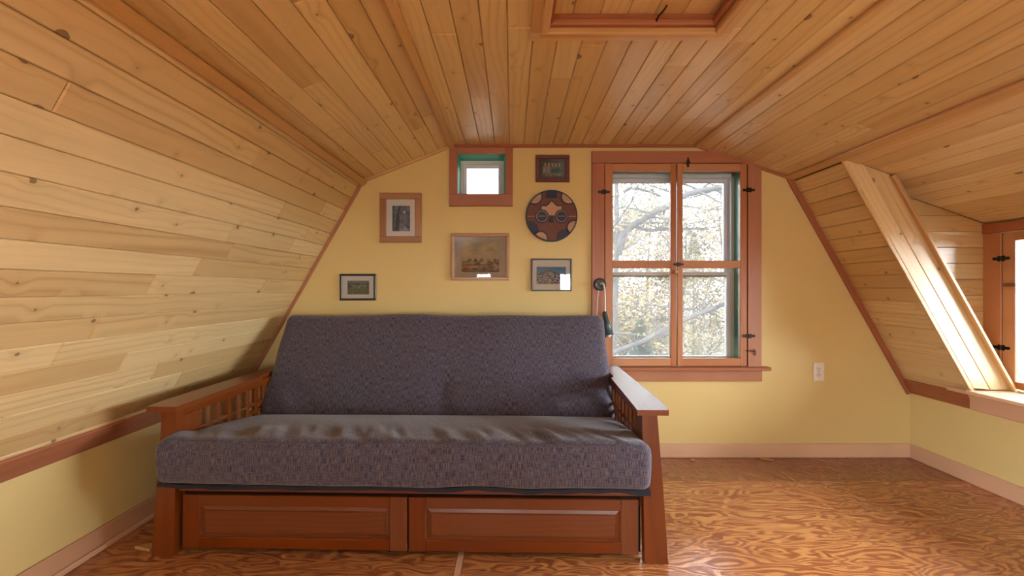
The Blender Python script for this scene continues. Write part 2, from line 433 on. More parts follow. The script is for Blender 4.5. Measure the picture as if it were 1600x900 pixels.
gable('wall_back', YB, YB + .20, [BW, SW], 'pale yellow painted gable wall behind the futon')
gable('wall_front', YR - .15, YR, [RWA, RWB], 'pale yellow painted gable wall at the far end of the attic')

# knee walls
tag(MB().box(-1.90, -1.743, YR, YB, -.1, .50, 'y', 0).build('wall_left', 'paint'), 'low pale yellow knee wall beside the futon', 'wall', kind='structure')
tag(MB().box(2.592, 2.75, YR, YB, -.1, .44, 'y', 0).build('wall_right', 'paint'), 'low pale yellow knee wall under the dormer window', 'wall', kind='structure')

# boarded slopes and ceilings
KS0, KS1, KY0, KY1 = .40, 1.48, -2.85, .10
LL = math.hypot(B_[0] - A_[0], B_[1] - A_[1]) + .12
s = slab('wall_left_slope', A_, B_, YR, YB + .1, 'steep knotty pine boarded slope beside the futon', ext0=.0,
         holes=[(YR, KY0, 0, 1), (KY1, YB + .1, 0, 1), (KY0, KY1, 0, KS0 / LL), (KY0, KY1, KS1 / LL, 1)])
rows(s, A_, B_, YR, YB, .0877, .018 + .0877, holes=[(KS0, KS1, KY0, KY1)], joints={4: [1.62], 8: [1.55, 2.25], 10: [1.86], 11: [1.80, 2.3], 13: [2.05], 15: [1.7]})
s = slab('ceiling_left', B_, C_, YR, YB + .1, 'shallow pine boarded ceiling slope above the futon')
rows(s, B_, C_, YR, YB, .0895, joints={1: [1.95], 2: [1.58, 2.35], 4: [1.2]})
HX0, HX1, HY0, HY1 = .118, .735, .62, 1.468      # hatch hole
lenx = (D_[0] - C_[0]) + .24
fx = lambda x: (x - (C_[0] - .12)) / lenx
s = slab('ceiling', C_, D_, YR, YB + .1, 'flat pine boarded ceiling with a hatch',
         holes=[(YR, HY0, 0, 1), (HY1, YB + .1, 0, 1), (HY0, HY1, 0, fx(HX0)), (HY0, HY1, fx(HX1), 1)])
rows(s, C_, D_, YR, YB, .0937, joints={0: [1.2], 1: [1.50], 2: [2.0]}, holes=[(HX0 - C_[0], HX1 - C_[0], HY0, HY1)])
s = slab('ceiling_right', D_, E_, YR, YB + .1, 'pale lit shallow pine ceiling slope over the window')
rows(s, D_, E_, YR, YB, .0925, joints={2: [.9], 5: [1.95]})
s = slab('wall_right_slope', E_, G_, Y1 + T + .004, YB + .1, 'steep pine boarded slope between the gable wall and dormer', ext1=.0)
rows(s, E_, G_, Y1, YB, .0885, .03 + .0885, smin=3, smax=4, joints={})
s = slab('wall_right_slope_near', E_, G_, YR, YD0, 'steep pine boarded slope on the near side of the dormer', ext1=.0)
rows(s, E_, G_, YR, YD0, .0885, .03 + .0885)
s = slab('ceiling_dormer', W0, W1, YD0 - .2, Y2 + .1, 'sloping pine boarded dormer ceiling')
rows(s, W0, W1, YD0 - .1, Y2, .0905, .12 + .0905, joints={})

# dormer cheek (recessed) and boxed rafter beside it
vS = (V((G_[0], 0, G_[1])) - V((E_[0], 0, E_[1]))).normalized(); nO = V((-vS.z, 0, vS.x))      # nO: outward, away from the room
if nO.x < 0: nO = -nO
def dz(x): return W0[1] + (W1[1] - W0[1]) * (x - W0[0]) / (W1[0] - W0[0])
for (yc, sgn, nm, lb) in ((Y2, 1, 'wall_dormer_far', 'pine boarded triangular dormer cheek beside the window'), (YD0 - .16, -1, 'wall_dormer_near', 'pine boarded dormer cheek nearer the room entrance')):
    m = MB(); m.poly([(1.85, yc + sgn * T, 1.95), (2.95, yc + sgn * T, 1.60), (2.95, yc + sgn * T, .40), (2.70, yc + sgn * T, .40)], (0, sgn * .08, 0))
    ck = m.build(nm, 'backing'); tag(ck, lb, 'wall', kind='structure')
    z = .49; step = .0945
    while z < 1.75:
        z0, z1 = z + .0006, z + step - .0006
        # left limit follows the rafter line, right limit is the window wall, top limit the dormer ceiling
        def xl(zz): return E_[0] + (E_[1] - zz) / (E_[1] - G_[1]) * (G_[0] - E_[0]) + .10
        def xr(zz): return min(2.80, W0[0] + (zz - W0[1]) / (W1[1] - W0[1]) * (W1[0] - W0[0]) + .0)
        pts = [(xl(z0), z0), (xr(z0), z0)]
        if xr(z0) > 2.799 and z1 > W1[1] and z0 < W1[1]: pts.append((2.80, W1[1]))
        if xr(z1) > xl(z1) + .01: pts += [(xr(z1), z1), (xl(z1), z1)]
        else:
            zi = z0
            while xr(zi) > xl(zi): zi += .001
            pts += [(xl(zi), zi)]
        if xr(z0) > xl(z0) + .03:
            MB().board((0, yc + sgn * T, 0), (1, 0, 0), (0, 0, 1), (0, -sgn, 0), pts, T, .003).build('board', 'pine', ck)
        z += step
raf = MB()
e = V((E_[0], 0, E_[1])) + vS * -.05 + nO * .02; g = V((G_[0], 0, G_[1])) + vS * .02 + nO * .02
raf.poly([(e.x, Y1 + T, e.z), (g.x, Y1 + T, g.z), (g.x + nO.x * .166, Y1 + T, g.z + nO.z * .166), (e.x + nO.x * .166, Y1 + T, e.z + nO.z * .166)], (0, Y2 - Y1 - T + .05, 0))
rf = raf.build('trim_1', 'backing'); tag(rf, 'boxed pine rafter edge of two slanting boards at the dormer opening', 'trim', kind='structure')
def to2(x, z): return x, z
for k in (0, 1):
    o = V((E_[0], Y1 + T, E_[1])) + nO * (.0945 * k)
    top = -.02 if k == 0 else -.02
    a0 = .0945 * k; L = 1.60
    # top ends are cut to the dormer ceiling
    def cut(off):
        t = 0
        while True:
            q = V((E_[0], 0, E_[1])) + vS * t + nO * off
            if q.z <= dz(q.x) - .002: return t
            t += .002
    def cutb(off):
        t = 1.65
        while True:
            q = V((E_[0], 0, E_[1])) + vS * t + nO * off
            if q.z >= .537: return t
            t -= .002
    y0_ = T + .001 if k == 0 else 0.0
    pts = [(cut(a0), y0_), (cutb(a0), y0_), (cutb(a0 + .0945), .0935), (cut(a0 + .0945), .0935)]
    MB().board(o, vS, nO, (0, -1, 0), pts, T, .003).build('board', 'pine', rf)
q0 = V((E_[0], Y1, E_[1])) + nO * .192 + vS * (cut(.20) + .0); q1 = V((E_[0], Y1, E_[1])) + nO * .192 + vS * (cutb(.205))
MB().bar(q0 + V((0, -.002, 0)), q1 + V((0, -.002, 0)), (0, 1, 0), .045, .022, .005).build('edge_moulding', 'pine_trim', rf)
q0 = V((E_[0], Y1, E_[1])) + vS * .01; q1 = V((E_[0], Y1, E_[1])) + vS * 1.46
MB().bar(q0 - nO * .004, q1 - nO * .004, (0, 1, 0), .012, .010, .003).build('corner_bead', 'pine_trim', rf)
# closing wall behind the opening at the near end
tag(MB().poly([(1.838, YD0, 1.93), (2.95, YD0, 1.62), (2.95, YD0, .43), (2.62, YD0, .43)], (0, -.14, 0)).build('wall_dormer_return', 'pine_trim'), 'pine clad return at the near end of the dormer', 'wall', kind='structure')

# dormer window wall
DWY0, DWY1, DWZ0, DWZ1 = YD0 + .05, 2.327, .535, 1.415
m = MB()
m.box(2.80, 2.95, DWY1 + .0, Y2 + .12, .3, 1.62, 'z', 0); m.box(2.80, 2.95, YD0 - .3, DWY0, .3, 1.62, 'z', 0)
m.box(2.80, 2.95, DWY0, DWY1, DWZ1, 1.62, 'y', 0); m.box(2.80, 2.95, DWY0, DWY1, .2, DWZ0 - .02, 'y', 0)
dw = m.build('wall_dormer', 'paint'); tag(dw, 'wall of the dormer around its window band', 'wall', kind='structure')

# ------------------------------------------------------------------ trims
def trim(n, m, mat, label, smooth=False):
    o = m.build('trim_%d' % n, mat); tag(o, label, 'trim', kind='structure'); return o
def ycorner(p, w, t, wdir, ya=YR, yb=YB):
    return MB().bar((p[0], ya, p[1]), (p[0], yb, p[1]), wdir, w, t, .006)
trim(2, ycorner((C_[0] + .002, C_[1] - .012), .036, .026, (1, 0, .2)), 'pine_trim', 'pale rounded moulding where flat ceiling meets the slope over the futon')
trim(3, ycorner((B_[0] + .010, B_[1] - .016), .042, .026, (.85, 0, .75)), 'pine_trim', 'rounded pine moulding between steep and shallow slopes above the futon')
trim(4, ycorner((D_[0] - .002, D_[1] - .010), .030, .022, (1, 0, -.2)), 'pine_trim', 'rounded pine moulding where flat ceiling meets the slope above the big window')
m = ycorner((E_[0] - .010, E_[1] - .004), .052, .022, (.9, 0, -.42))
trim(5, m, 'pine_trim', 'pine moulding along the lower edge of the slope above the dormer')
m = MB().bar((E_[0] + .060, .95, dz(E_[0] + .060) - .006), (E_[0] + .060, Y1 + .02, dz(E_[0] + .060) - .006), (.94, 0, -.34), .085, .012, .003)
trim(6, m, 'pine_trim', 'wide flat pine header board at the edge of the dormer ceiling')
# bottom boards of the slopes
vL = (V((B_[0], 0, B_[1])) - V((A_[0], 0, A_[1]))).normalized(); nL = V((vL.z, 0, -vL.x))
a = V((A_[0], 0, A_[1])) + vL * .045 + nL * .006
trim(7, MB().bar((a.x, YR, a.z), (a.x, YB, a.z), vL, .098, .014, .004), 'red_trim', 'reddish board along the foot of the slope beside the futon')
a = V((G_[0], 0, G_[1])) - vS * .05 - nO * .006
m = MB().bar((a.x, Y1 + .032, a.z), (a.x, YB, a.z), vS, .105, .014, .004)
trim(8, m, 'red_trim', 'reddish board along the foot of the slope beside the dormer sill')
# mouldings against the back wall
for i, (p, q, lb) in enumerate(((A_, B_, 'thin moulding down the gable wall beside the futon slope'), (B_, C_, 'thin moulding on the gable wall under the shallow slope by the small window'),
                                (C_, D_, 'thin reddish moulding on the gable wall under the flat ceiling'), (D_, E_, 'thin moulding on the gable wall above the big window corner'),
                                (E_, G_, 'reddish moulding down the gable wall beside the outlet'))):
    p3, q3 = V((p[0], YB - .008, p[1])), V((q[0], YB - .008, q[1])); v = (q3 - p3).normalized(); n = V((v.z, 0, -v.x))
    w = .034 if i == 4 else .020
    trim(9 + i, MB().bar(p3 + n * (w / 2 - .002), q3 + n * (w / 2 - .002), n, w, .016, .004), 'red_trim' if i != 1 else 'pine_trim', lb)
# baseboards
def baseboard(nm, m, lb): tag(m.build(nm, 'base'), lb, 'baseboard', kind='structure')
m = MB().box(-1.743, 2.592, YB - .016, YB, .0, .090, 'x', .004)
baseboard('baseboard_back', m, 'pale pine baseboard along the yellow gable wall')
m = MB().box(2.576, 2.592, YR, YB - .016, 0, .090, 'y', .004)
baseboard('baseboard_right', m, 'pale pine baseboard along the knee wall under the dormer')
m = MB().box(-1.743, -1.727, YR, YB - .016, 0, .092, 'y', .004); m.box(-1.727, -1.712, YR, YB - .016, 0, .022, 'y', .007)
baseboard('baseboard_left', m, 'pine baseboard with shoe moulding along the knee wall beside the futon')

# ------------------------------------------------------------------ windows
def hinge(parent, c, horiz=True, face='y', s=1.0):
    """small dark butterfly hinge lying on a board face"""
    m = MB(); c = V(c)
    for sg in (-1, 1):
        prof = [(0, -.012), (.012, -.016), (.020, -.006), (.034, -.009), (.040, 0), (.034, .009), (.020, .006), (.012, .016), (0, .012)]
        pts = []
        for (a, b) in prof:
            a *= sg * s; b *= s
            if not horiz: a, b = b, a
            pts.append(c + (V((a, 0, b)) if face == 'y' else V((0, a, b))))
        m.poly(pts, (0, -.004, 0) if face == 'y' else (-.004, 0, 0))
    d = V((0, -.004, 0)) if face == 'y' else V((-.004, 0, 0))
    ax = V((0, 0, 1)) if horiz else V((1, 0, 0))
    m.tube([c + d - ax * .013 * s, c + d + ax * .013 * s], .004 * s, 8)
    return m.build('hinge', 'iron', parent)

YF = YB - .020
w1 = empty('window_1', (1.07, YB, .55)); tag(w1, 'large four-pane wooden casement window with reddish casing', 'window', kind='structure')
def wx(px): return (px - 800) / F * YF
def wz(py): return H - (py - 450) / F * YF
# casing: sides, cut head, stool and apron
MB().box(wx(925), wx(944.5), YF, YB, wz(573), wz(255), 'z').build('casing', 'red_trim', w1)
MB().poly([(wx(1169), YF, wz(573)), (wx(1190), YF, wz(573)), (wx(1190), YF, wz(264)), (wx(1169), YF, wz(256))], (0, .02, 0), grain=(0, 0, 1)).build('casing', 'red_trim', w1)
MB().poly([(wx(925), YF - .002, wz(254.3)), (wx(925), YF - .002, wz(236)), (wx(1112), YF - .002, wz(236)), (wx(1166), YF - .002, wz(254.3))], (0, .022, 0), grain=(1, 0, 0)).build('head_casing', 'red_trim', w1)
MB().box(wx(938), wx(1200), YF - .035, YB, wz(578), wz(573), 'x', .003).build('window_stool', 'red_trim', w1)
MB().box(wx(936), wx(1191), YF, YB, wz(596), wz(578.5), 'x', .003).build('apron', 'red_trim', w1)
def sash(x0, x1, l, r, parent):
    m = MB(); y0, y1 = YF + .004, YF + .034; zt, zb = wz(255), wz(572.5)
    xa, xb = wx(x0), wx(x1); xl, xr = wx(l), wx(r)
    m.box(xa, xl, y0, y1, zb, zt, 'z', .003); m.box(xr, xb, y0, y1, zb, zt, 'z', .003)
    m.box(xl, xr, y0, y1, wz(267), zt, 'x', .003); m.box(xl, xr, y0, y1, wz(419), wz(407), 'x', .003); m.box(xl, xr, y0, y1, zb, wz(560), 'x', .003)
    s_ = m.build('sash', 'sash', parent)
    for (t_, b_) in ((267, 407), (419, 560)):
        MB().box(xl - .004, xr + .004, y0 + .012, y0 + .016, wz(b_) - .004, wz(t_) + .004, 'x', 0).build('pane', 'glass', s_)
    return s_
sl = sash(945.5, 1057.2, 958, 1048.5, w1); sr = sash(1058.8, 1168, 1067.5, 1157.5, w1)
hinge(sl, (wx(943.5), YF, wz(300))); hinge(sl, (wx(943.5), YF, wz(524)))
hinge(sr, (wx(1170), YF, wz(297))); hinge(sr, (wx(1170), YF, wz(525)))
hinge(sr, (wx(1075), YF, wz(254)), horiz=False, s=.8)
hinge(sl, (wx(1060), YF + .002, wz(413)), s=.85)
MB().lathe((wx(1054), YF + .004, wz(425)), (0, -1, 0), [(.004, 0), (.006, .006), (.013, .012), (.014, .02), (.008, .026), (.0, .027)], 16).build('knob', 'frame_pale', sl, True)
hk = MB(); c0 = V((wx(1164), YF, wz(548)))
hk.tube([c0 + V((0, -.004, 0)), c0 + V((.025, -.01, .002)), c0 + V((.05, -.012, -.004)), c0 + V((.062, -.010, -.002)), c0 + V((.064, -.006, -.02)), c0 + V((.06, -.004, -.03))], .0028, 6)
hk.tube([c0 + V((.052, 0, .008)), c0 + V((.056, -.014, .006)), c0 + V((.060, -.012, -.012)), c0 + V((.056, 0, -.014))], .002, 6)
hk.build('hook_latch', 'iron', sr)
# painted jamb and outer double-hung window
m = MB(); x0, x1, z0, z1 = BW
for (a, b, c, d) in ((x0 - .001, x0 + .012, z0, z1), (x1 - .012, x1 + .001, z0, z1), (x0, x1, z1 - .012, z1 + .001), (x0, x1, z0 - .001, z0 + .012)): m.box(a, b, YB + .016, YB + .20, c, d, 'y', .001)
jb = m.build('jamb', 'green', w1)
def dh(xa, xb, za, zb, y, w, nm, parent):
    m = MB(); m.box(xa, xa + w, y, y + .03, za, zb, 'z', .003); m.box(xb - w, xb, y, y + .03, za, zb, 'z', .003)
    m.box(xa + w, xb - w, y, y + .03, zb - w, zb, 'x', .003); m.box(xa + w, xb - w, y, y + .03, za, za + w, 'x', .003)
    o = m.build(nm, 'grey_frame', parent)
    MB().box(xa + w - .003, xb - w + .003, y + .012, y + .016, za + w - .003, zb - w + .003, 'x', 0).build('pane', 'glass_hazed', o)
m = MB(); xa, xb = x0 + .012, x1 - .012
m.box(xa, xa + .022, YB + .11, YB + .19, z0, z1, 'z', .002); m.box(xb - .022, xb, YB + .11, YB + .19, z0, z1, 'z', .002); m.box(xa, xb, YB + .11, YB + .19, z1 - .045, z1 - .012, 'x', .002)
m.build('outer_frame', 'grey_frame', w1)
dh(xa + .022, xb - .022, 1.175, z1 - .045, YB + .155, .024, 'outer_sash', w1)
dh(xa + .022, xb - .022, z0 + .012, 1.21, YB + .120, .024, 'outer_sash', w1)

# small window
w2 = empty('window_2', (-.2, YB, 1.62)); tag(w2, 'small square window with reddish casing and green recess under the ceiling', 'window', kind='structure')
MB().box(wx(702), wx(714.5), YF, YB, wz(303), wz(230), 'z').build('casing', 'red_trim', w2)
MB().box(wx(789.5), wx(801), YF, YB, wz(303), wz(230), 'z').build('casing', 'red_trim', w2)
MB().box(wx(714.5), wx(789.5), YF, YB, wz(240), wz(230), 'x').build('head_casing', 'red_trim', w2)
MB().box(wx(702), wx(801), YF - .006, YB + .01, wz(322), wz(303), 'x', .004).build('bottom_casing', 'red_trim', w2)
x0, x1, z0, z1 = SW
MB().box(x0 + .012, x1 - .012, YB - .01, YB + .17, z0 - .002, z0 + .012, 'x', .002).build('sill', 'red_trim', w2)
m = MB()
for (a, b, c, d) in ((x0 - .001, x0 + .012, z0, z1), (x1 - .012, x1 + .001, z0, z1), (x0, x1, z1 - .012, z1 + .001)): m.box(a, b, YB + .001, YB + .20, c, d, 'y', .001)
m.build('jamb', 'green', w2)
m = MB(); xa, xb = x0 + .012, x1 - .012; zb_ = z0 + .012; zt_ = z1 - .012
m.box(xa, xb, YB + .12, YB + .18, zt_ - .02, zt_, 'x'); m.box(xa, xa + .018, YB + .12, YB + .18, zb_, zt_ - .02, 'z'); m.box(xb - .018, xb, YB + .12, YB + .18, zb_, zt_ - .02, 'z')
m.build('outer_frame', 'grey_frame', w2)
dh(xa + .018, xb - .018, zb_, zt_ - .02, YB + .14, .022, 'outer_sash', w2)

# dormer window band
w3 = empty('window_3', (2.80, .9, .535)); tag(w3, 'wooden dormer window band with dark hinges beside the slanting boards', 'window', kind='structure')
XF = 2.78
MB().box(XF, 2.80, DWY1 + .002, Y2 - .001, .537, 1.418, 'z').build('casing', 'sash', w3)
MB().box(XF - .004, 2.80, YD0, Y2 - .001, 1.419, 1.474, 'y').build('head_casing', 'red_trim', w3)
MB().box(XF, 2.80, DWY0 - .1, DWY0 - .002, .537, 1.418, 'z').build('casing', 'sash', w3)
ny = 3; pitch = (DWY1 - DWY0) / ny
for i in range(ny):
    yb_ = DWY1 - i * pitch - .002; ya_ = yb_ - pitch + .004; m = MB(); w = .058
    m.box(XF + .003, XF + .033, ya_, ya_ + w, .54, 1.412, 'z', .003); m.box(XF + .003, XF + .033, yb_ - w, yb_, .54, 1.412, 'z', .003)
    m.box(XF + .003, XF + .033, ya_ + w, yb_ - w, 1.365, 1.412, 'y', .003); m.box(XF + .003, XF + .033, ya_ + w, yb_ - w, .54, .580, 'y', .003)
    so = m.build('sash', 'sash', w3)
    MB().box(XF + .016, XF + .020, ya_ + w - .004, yb_ - w + .004, .576, 1.369, 'y', 0).build('pane', 'glass', so)
    if i == 0:
        for zz in (1.267, .762): hinge(so, (XF, DWY1, zz), face='x', s=1.05)
m = MB()
m.poly([(2.500, Y1, .515), (2.500, Y1 + .10, .515), (2.560, Y1 + .10, .515), (2.560, Y1, .515)], (0, 0, .020))
m.box(2.500, XF + .01, YD0, Y1, .515, .535, 'y', .004)
m.box(2.70, XF + .01, Y1 - .001, Y2 - .001, .515, .535, 'y', .002)
m.build('window_sill', 'base', w3)
MB().box(2.556, 2.592, YD0, Y1 + .03, .422, .514, 'y', .003).build('apron', 'base', w3)
tag(MB().box(2.594, 2.80, YD0, Y2, .41, .512, 'y', 0).build('wall_dormer_ledge', 'backing'), 'ledge under the dormer window sill', 'wall', kind='structure')

# rear gable windows
for k, (op, lb) in enumerate(((RWA, 'narrow wooden window in the far gable end'), (RWB, 'wider wooden window in the far gable end'))):
    w4 = empty('window_%d' % (4 + k), ((op[0] + op[1]) / 2, YR, op[2])); tag(w4, lb, 'window', kind='structure')
    a, b, c, d = op; m = MB()
    m.box(a - .09, a, YR, YR + .02, c - .09, d + .09, 'z'); m.box(b, b + .09, YR, YR + .02, c - .09, d + .09, 'z'); m.box(a, b, YR, YR + .02, d, d + .09, 'x'); m.box(a, b, YR, YR + .02, c - .09, c, 'x')
    m.build('casing', 'red_trim', w4)
    m = MB(); y0, y1 = YR - .06, YR - .03
    m.box(a, a + .04, y0, y1, c, d, 'z'); m.box(b - .04, b, y0, y1, c, d, 'z'); m.box(a + .04, b - .04, y0, y1, d - .04, d, 'x'); m.box(a + .04, b - .04, y0, y1, c, c + .04, 'x'); m.box(a + .04, b - .04, y0, y1, (c + d) / 2 - .015, (c + d) / 2 + .015, 'x')
    so = m.build('sash', 'sash', w4)
    MB().box(a + .03, b - .03, y0 + .012, y0 + .016, c + .03, d - .03, 'x', 0).build('pane', 'glass', so)

# roof window added behind the viewer to brighten the opposite side
w6 = empty('window_6', (-1.3, (KY0 + KY1) / 2, 1.3)); tag(w6, 'added wooden roof window in the boarded slope, bringing in extra sky light', 'window', kind='structure')
kp = lambda s_, y, d: V((A_[0], y, A_[1])) + vL * s_ - nL * d
m = MB()
for (a, b, wd) in ((kp(KS0 + .025, KY0, .05), kp(KS0 + .025, KY1, .05), vL), (kp(KS1 - .025, KY0, .05), kp(KS1 - .025, KY1, .05), vL), (kp(KS0 + .05, KY0 + .025, .05), kp(KS1 - .05, KY0 + .025, .05), (0, 1, 0)), (kp(KS0 + .05, KY1 - .025, .05), kp(KS1 - .05, KY1 - .025, .05), (0, 1, 0))): m.bar(a, b, wd, .05, .13, .004)
so = m.build('sash', 'pine_trim', w6)
MB().bar(kp((KS0 + KS1) / 2, KY0 + .045, .07), kp((KS0 + KS1) / 2, KY1 - .045, .07), vL, KS1 - KS0 - .09, .004, 0).build('pane', 'glass', so)

# ------------------------------------------------------------------ ceiling hatch
ZC = 2.03
ht = empty('ceiling_hatch', ((HX0 + HX1) / 2, (HY0 + HY1) / 2, ZC - .02)); tag(ht, 'boarded ceiling hatch framed by stepped pine mouldings', 'hatch')
def hframe(nm, o_, w, z0, z1, mat):
    """rectangular frame whose outer edge lies o_ outside the hole"""
    xa, xb, ya, yb = HX0 - o_, HX1 + o_, HY0 - o_, HY1 + o_
    for (p, q, wd) in (((xa, yb - w / 2), (xb, yb - w / 2), (0, 1, 0)), ((xa, ya + w / 2), (xb, ya + w / 2), (0, 1, 0)), ((xa + w / 2, ya + w), (xa + w / 2, yb - w), (1, 0, 0)), ((xb - w / 2, ya + w), (xb - w / 2, yb - w), (1, 0, 0))):
        MB().bar((*p, (z0 + z1) / 2), (*q, (z0 + z1) / 2), wd, w, z1 - z0, .005).build(nm, mat, ht)
hframe('outer_moulding', .050, .050, ZC - .016, ZC - .001, 'pine_trim')
hframe('middle_moulding', .016, .030, ZC - .026, ZC - .001, 'pine_trim')
hframe('inner_moulding', .000, .028, ZC - .001, ZC + .018, 'red_trim')
hframe('lining', .002, .020, ZC + .018, ZC + .044, 'red_trim')
x = HX0
while x < HX1 - .01:
    xe = min(x + .0975, HX1)
    MB().board((x, HY0, ZC + .056), (0, 1, 0), (1, 0, 0), (0, 0, -1), [(0, .0006), (HY1 - HY0, .0006), (HY1 - HY0, xe - x - .0006), (0, xe - x - .0006)], .014, .003).build('panel_board', 'pine', ht)
    x = xe
tag(MB().box(HX0 - .06, HX1 + .06, HY0 - .06, HY1 + .06, ZC + .117, ZC + .15, 'y', 0).build('ceiling_hatch_backing', 'backing'), 'backing above the ceiling hatch', 'ceiling', kind='structure')
m = MB(); c0 = V((.508, HY1 - .028, ZC + .010))
m.tube([c0, c0 + V((0, -.02, .002)), c0 + V((.010, -.032, .010)), c0 + V((.018, -.03, .020)), c0 + V((.024, -.034, .030))], .0035, 6)
m.build('hook', 'iron', ht)

# ------------------------------------------------------------------ futon
ROT = math.radians(-1.35); CEN = V((-.428, 1.655, 0))
def fxf(p):
    q = V((p[0], p[1], p[2])); c, s_ = math.cos(ROT), math.sin(ROT)
    return V((CEN.x + q.x * c - q.y * s_, CEN.y + q.x * s_ + q.y * c, q.z))
# local: x across (-1.05..1.05), y depth from the front face of the posts, z up
ff = empty('futon_couch', CEN + V((0, .45, 0))); tag(ff, 'cherry-stained wooden futon frame with slatted arms and two drawers', 'futon')
for sg in (-1, 1):
    def X(a): return sg * a
    # front post, flaring towards the floor
    def post(y0, y1, nm='post'):
        m = MB(fxf); secs = []
        for (z, xi, xo) in ((0, .958, 1.051), (.30, .952, 1.030), (.605, .947, 1.006)):
            secs.append([(X(xi), y0, z), (X(xo), y0, z), (X(xo), y1, z), (X(xi), y1, z)])
        m.loft(secs); return m.build(nm, 'cherry', ff)
    post(0, .042); post(.80, .842)
    # arm rest: wide in front, a shade narrower behind
    m = MB(fxf)
    out = [(X(.918), -.035), (X(1.040), -.035), (X(1.052), .05), (X(1.052), .885), (X(.962), .885), (X(.962), .575), (X(.940), .535)]
    m.poly([(a, b, .602) for a, b in out], (0, 0, .022), grain=(0, 1, 0)); m.build('armrest', 'cherry', ff)
    m = MB(fxf).box(min(X(.95), X(.985)), max(X(.95), X(.985)), .042, .80, .565, .602, 'y', .003); m.build('arm_rail', 'cherry', ff)
    m = MB(fxf).box(min(X(.95), X(.985)), max(X(.95), X(.985)), .042, .80, .205, .265, 'y', .003); m.build('arm_rail', 'cherry', ff)
    m = MB(fxf).box(min(X(.955), X(.98)), max(X(.955), X(.98)), .042, .135, .265, .565, 'z', .002); m.build('arm_panel', 'cherry', ff)
    for k in range(9):
        y = .172 + k * .068
        MB(fxf).box(min(X(.957), X(.978)), max(X(.957), X(.978)), y, y + .026, .265, .565, 'z', .002).build('slat', 'cherry', ff)
    for z in (.400, .440, .480):
        MB(fxf).box(min(X(.959), X(.976)), max(X(.959), X(.976)), .135, .80, z - .008, z + .008, 'y', .002).build('cross_slat', 'cherry', ff)
MB(fxf).box(-.945, .945, .012, .045, .262, .312, 'x', .003).build('seat_rail', 'cherry', ff)
MB(fxf).box(-.945, .945, .77, .80, .14, .22, 'x', .003).build('back_rail', 'cherry', ff)
MB(fxf).box(-.955, .955, .05, .74, .015, .255, 'x', .003).build('drawer_carcass', 'fabric_black', ff)
for k in range(6):
    y = .07 + k * .09
    MB(fxf).bar((-.93, y, .315 - k * .010), (.93, y, .315 - k * .010), (0, 1, 0), .05, .018, .003).build('seat_slat', 'cherry', ff)
for k in range(5):
    t_ = k / 4
    MB(fxf).bar((-.93, .765 + .135 * t_, .34 + .34 * t_), (.93, .765 + .135 * t_, .34 + .34 * t_), (0, .3, 1), .05, .018, .003).build('back_slat', 'cherry', ff)
for (xa, xb) in ((-.940, -.003), (.003, .940)):
    yf = .022; zb, zt = .022, .243; st = .072; rl = .046
    m = MB(fxf)
    m.box(xa, xa + st, yf, yf + .022, zb, zt, 'z', .003); m.box(xb - st, xb, yf, yf + .022, zb, zt, 'z', .003)
    m.box(xa + st, xb - st, yf, yf + .022, zt - rl, zt, 'x', .003); m.box(xa + st, xb - st, yf, yf + .022, zb, zb + rl, 'x', .003)
    dr = m.build('drawer', 'cherry', ff)
    # raised panel: dished bevel rising to a flat field
    x0, x1, z0, z1 = xa + st - .002, xb - st + .002, zb + rl - .002, zt - rl + .002
    def ring(d, y): return [(x0 + d, y, z0 + d), (x1 - d, y, z0 + d), (x1 - d, y, z1 - d), (x0 + d, y, z1 - d)]
    m = MB(fxf); secs = [ring(0, yf + .020), ring(0, yf + .003), ring(.006, yf + .012), ring(.020, yf + .008), ring(.024, yf + .003), ring(.027, yf + .003)]
    vs_ = [p for r_ in secs for p in r_]; fs = []
    for j in range(len(secs) - 1):
        for i in range(4): fs.append((j * 4 + i, j * 4 + (i + 1) % 4, (j + 1) * 4 + (i + 1) % 4, (j + 1) * 4 + i))
    n_ = len(secs) - 1; fs.append((n_ * 4, n_ * 4 + 1, n_ * 4 + 2, n_ * 4 + 3)); fs.append((3, 2, 1, 0))
    m.add(vs_, fs, [(p[0], p[2], p[1]) for p in vs_]); m.build('raised_panel', 'cherry', dr)

# mattress
def rbox(hx, hy, hz, r, nx, ny, nz, shape):
    idx = {}; vs_ = []; fs = []
    def vid(p):
        k = tuple(round(c, 5) for c in p)
        if k not in idx:
            q = V(p); inn = V((max(-hx + r, min(hx - r, q.x)), max(-hy + r, min(hy - r, q.y)), max(-hz + r, min(hz - r, q.z))))
            d = q - inn
            idx[k] = len(vs_); vs_.append(shape(inn + (d.normalized() * r if d.length > 1e-6 else d), q))
        return idx[k]
    def lin(h, n): return [-h + 2 * h * i / n for i in range(n + 1)]
    def warp(h, r_, n):     # more rings near the rounded ends
        e_ = [-h + r_ * i / 4 for i in range(4)]; mid = [-h + r_ + (2 * h - 2 * r_) * i / n for i in range(n + 1)]
        return e_ + mid + [-a for a in e_[::-1]]
    xs, ys, zs = warp(hx, r, nx), warp(hy, r, ny), warp(hz, r, nz)
    for (A, B, fn) in ((xs, ys, lambda a, b: (a, b, hz)), (xs, ys, lambda a, b: (a, b, -hz)), (xs, zs, lambda a, b: (a, -hy, b)), (xs, zs, lambda a, b: (a, hy, b)), (ys, zs, lambda a, b: (-hx, a, b)), (ys, zs, lambda a, b: (hx, a, b))):
        for i in range(len(A) - 1):
            for j in range(len(B) - 1):
                f = [vid(fn(A[i], B[j])), vid(fn(A[i + 1], B[j])), vid(fn(A[i + 1], B[j + 1])), vid(fn(A[i], B[j + 1]))]
                if len(set(f)) == 4: fs.append(f)
    return vs_, fs
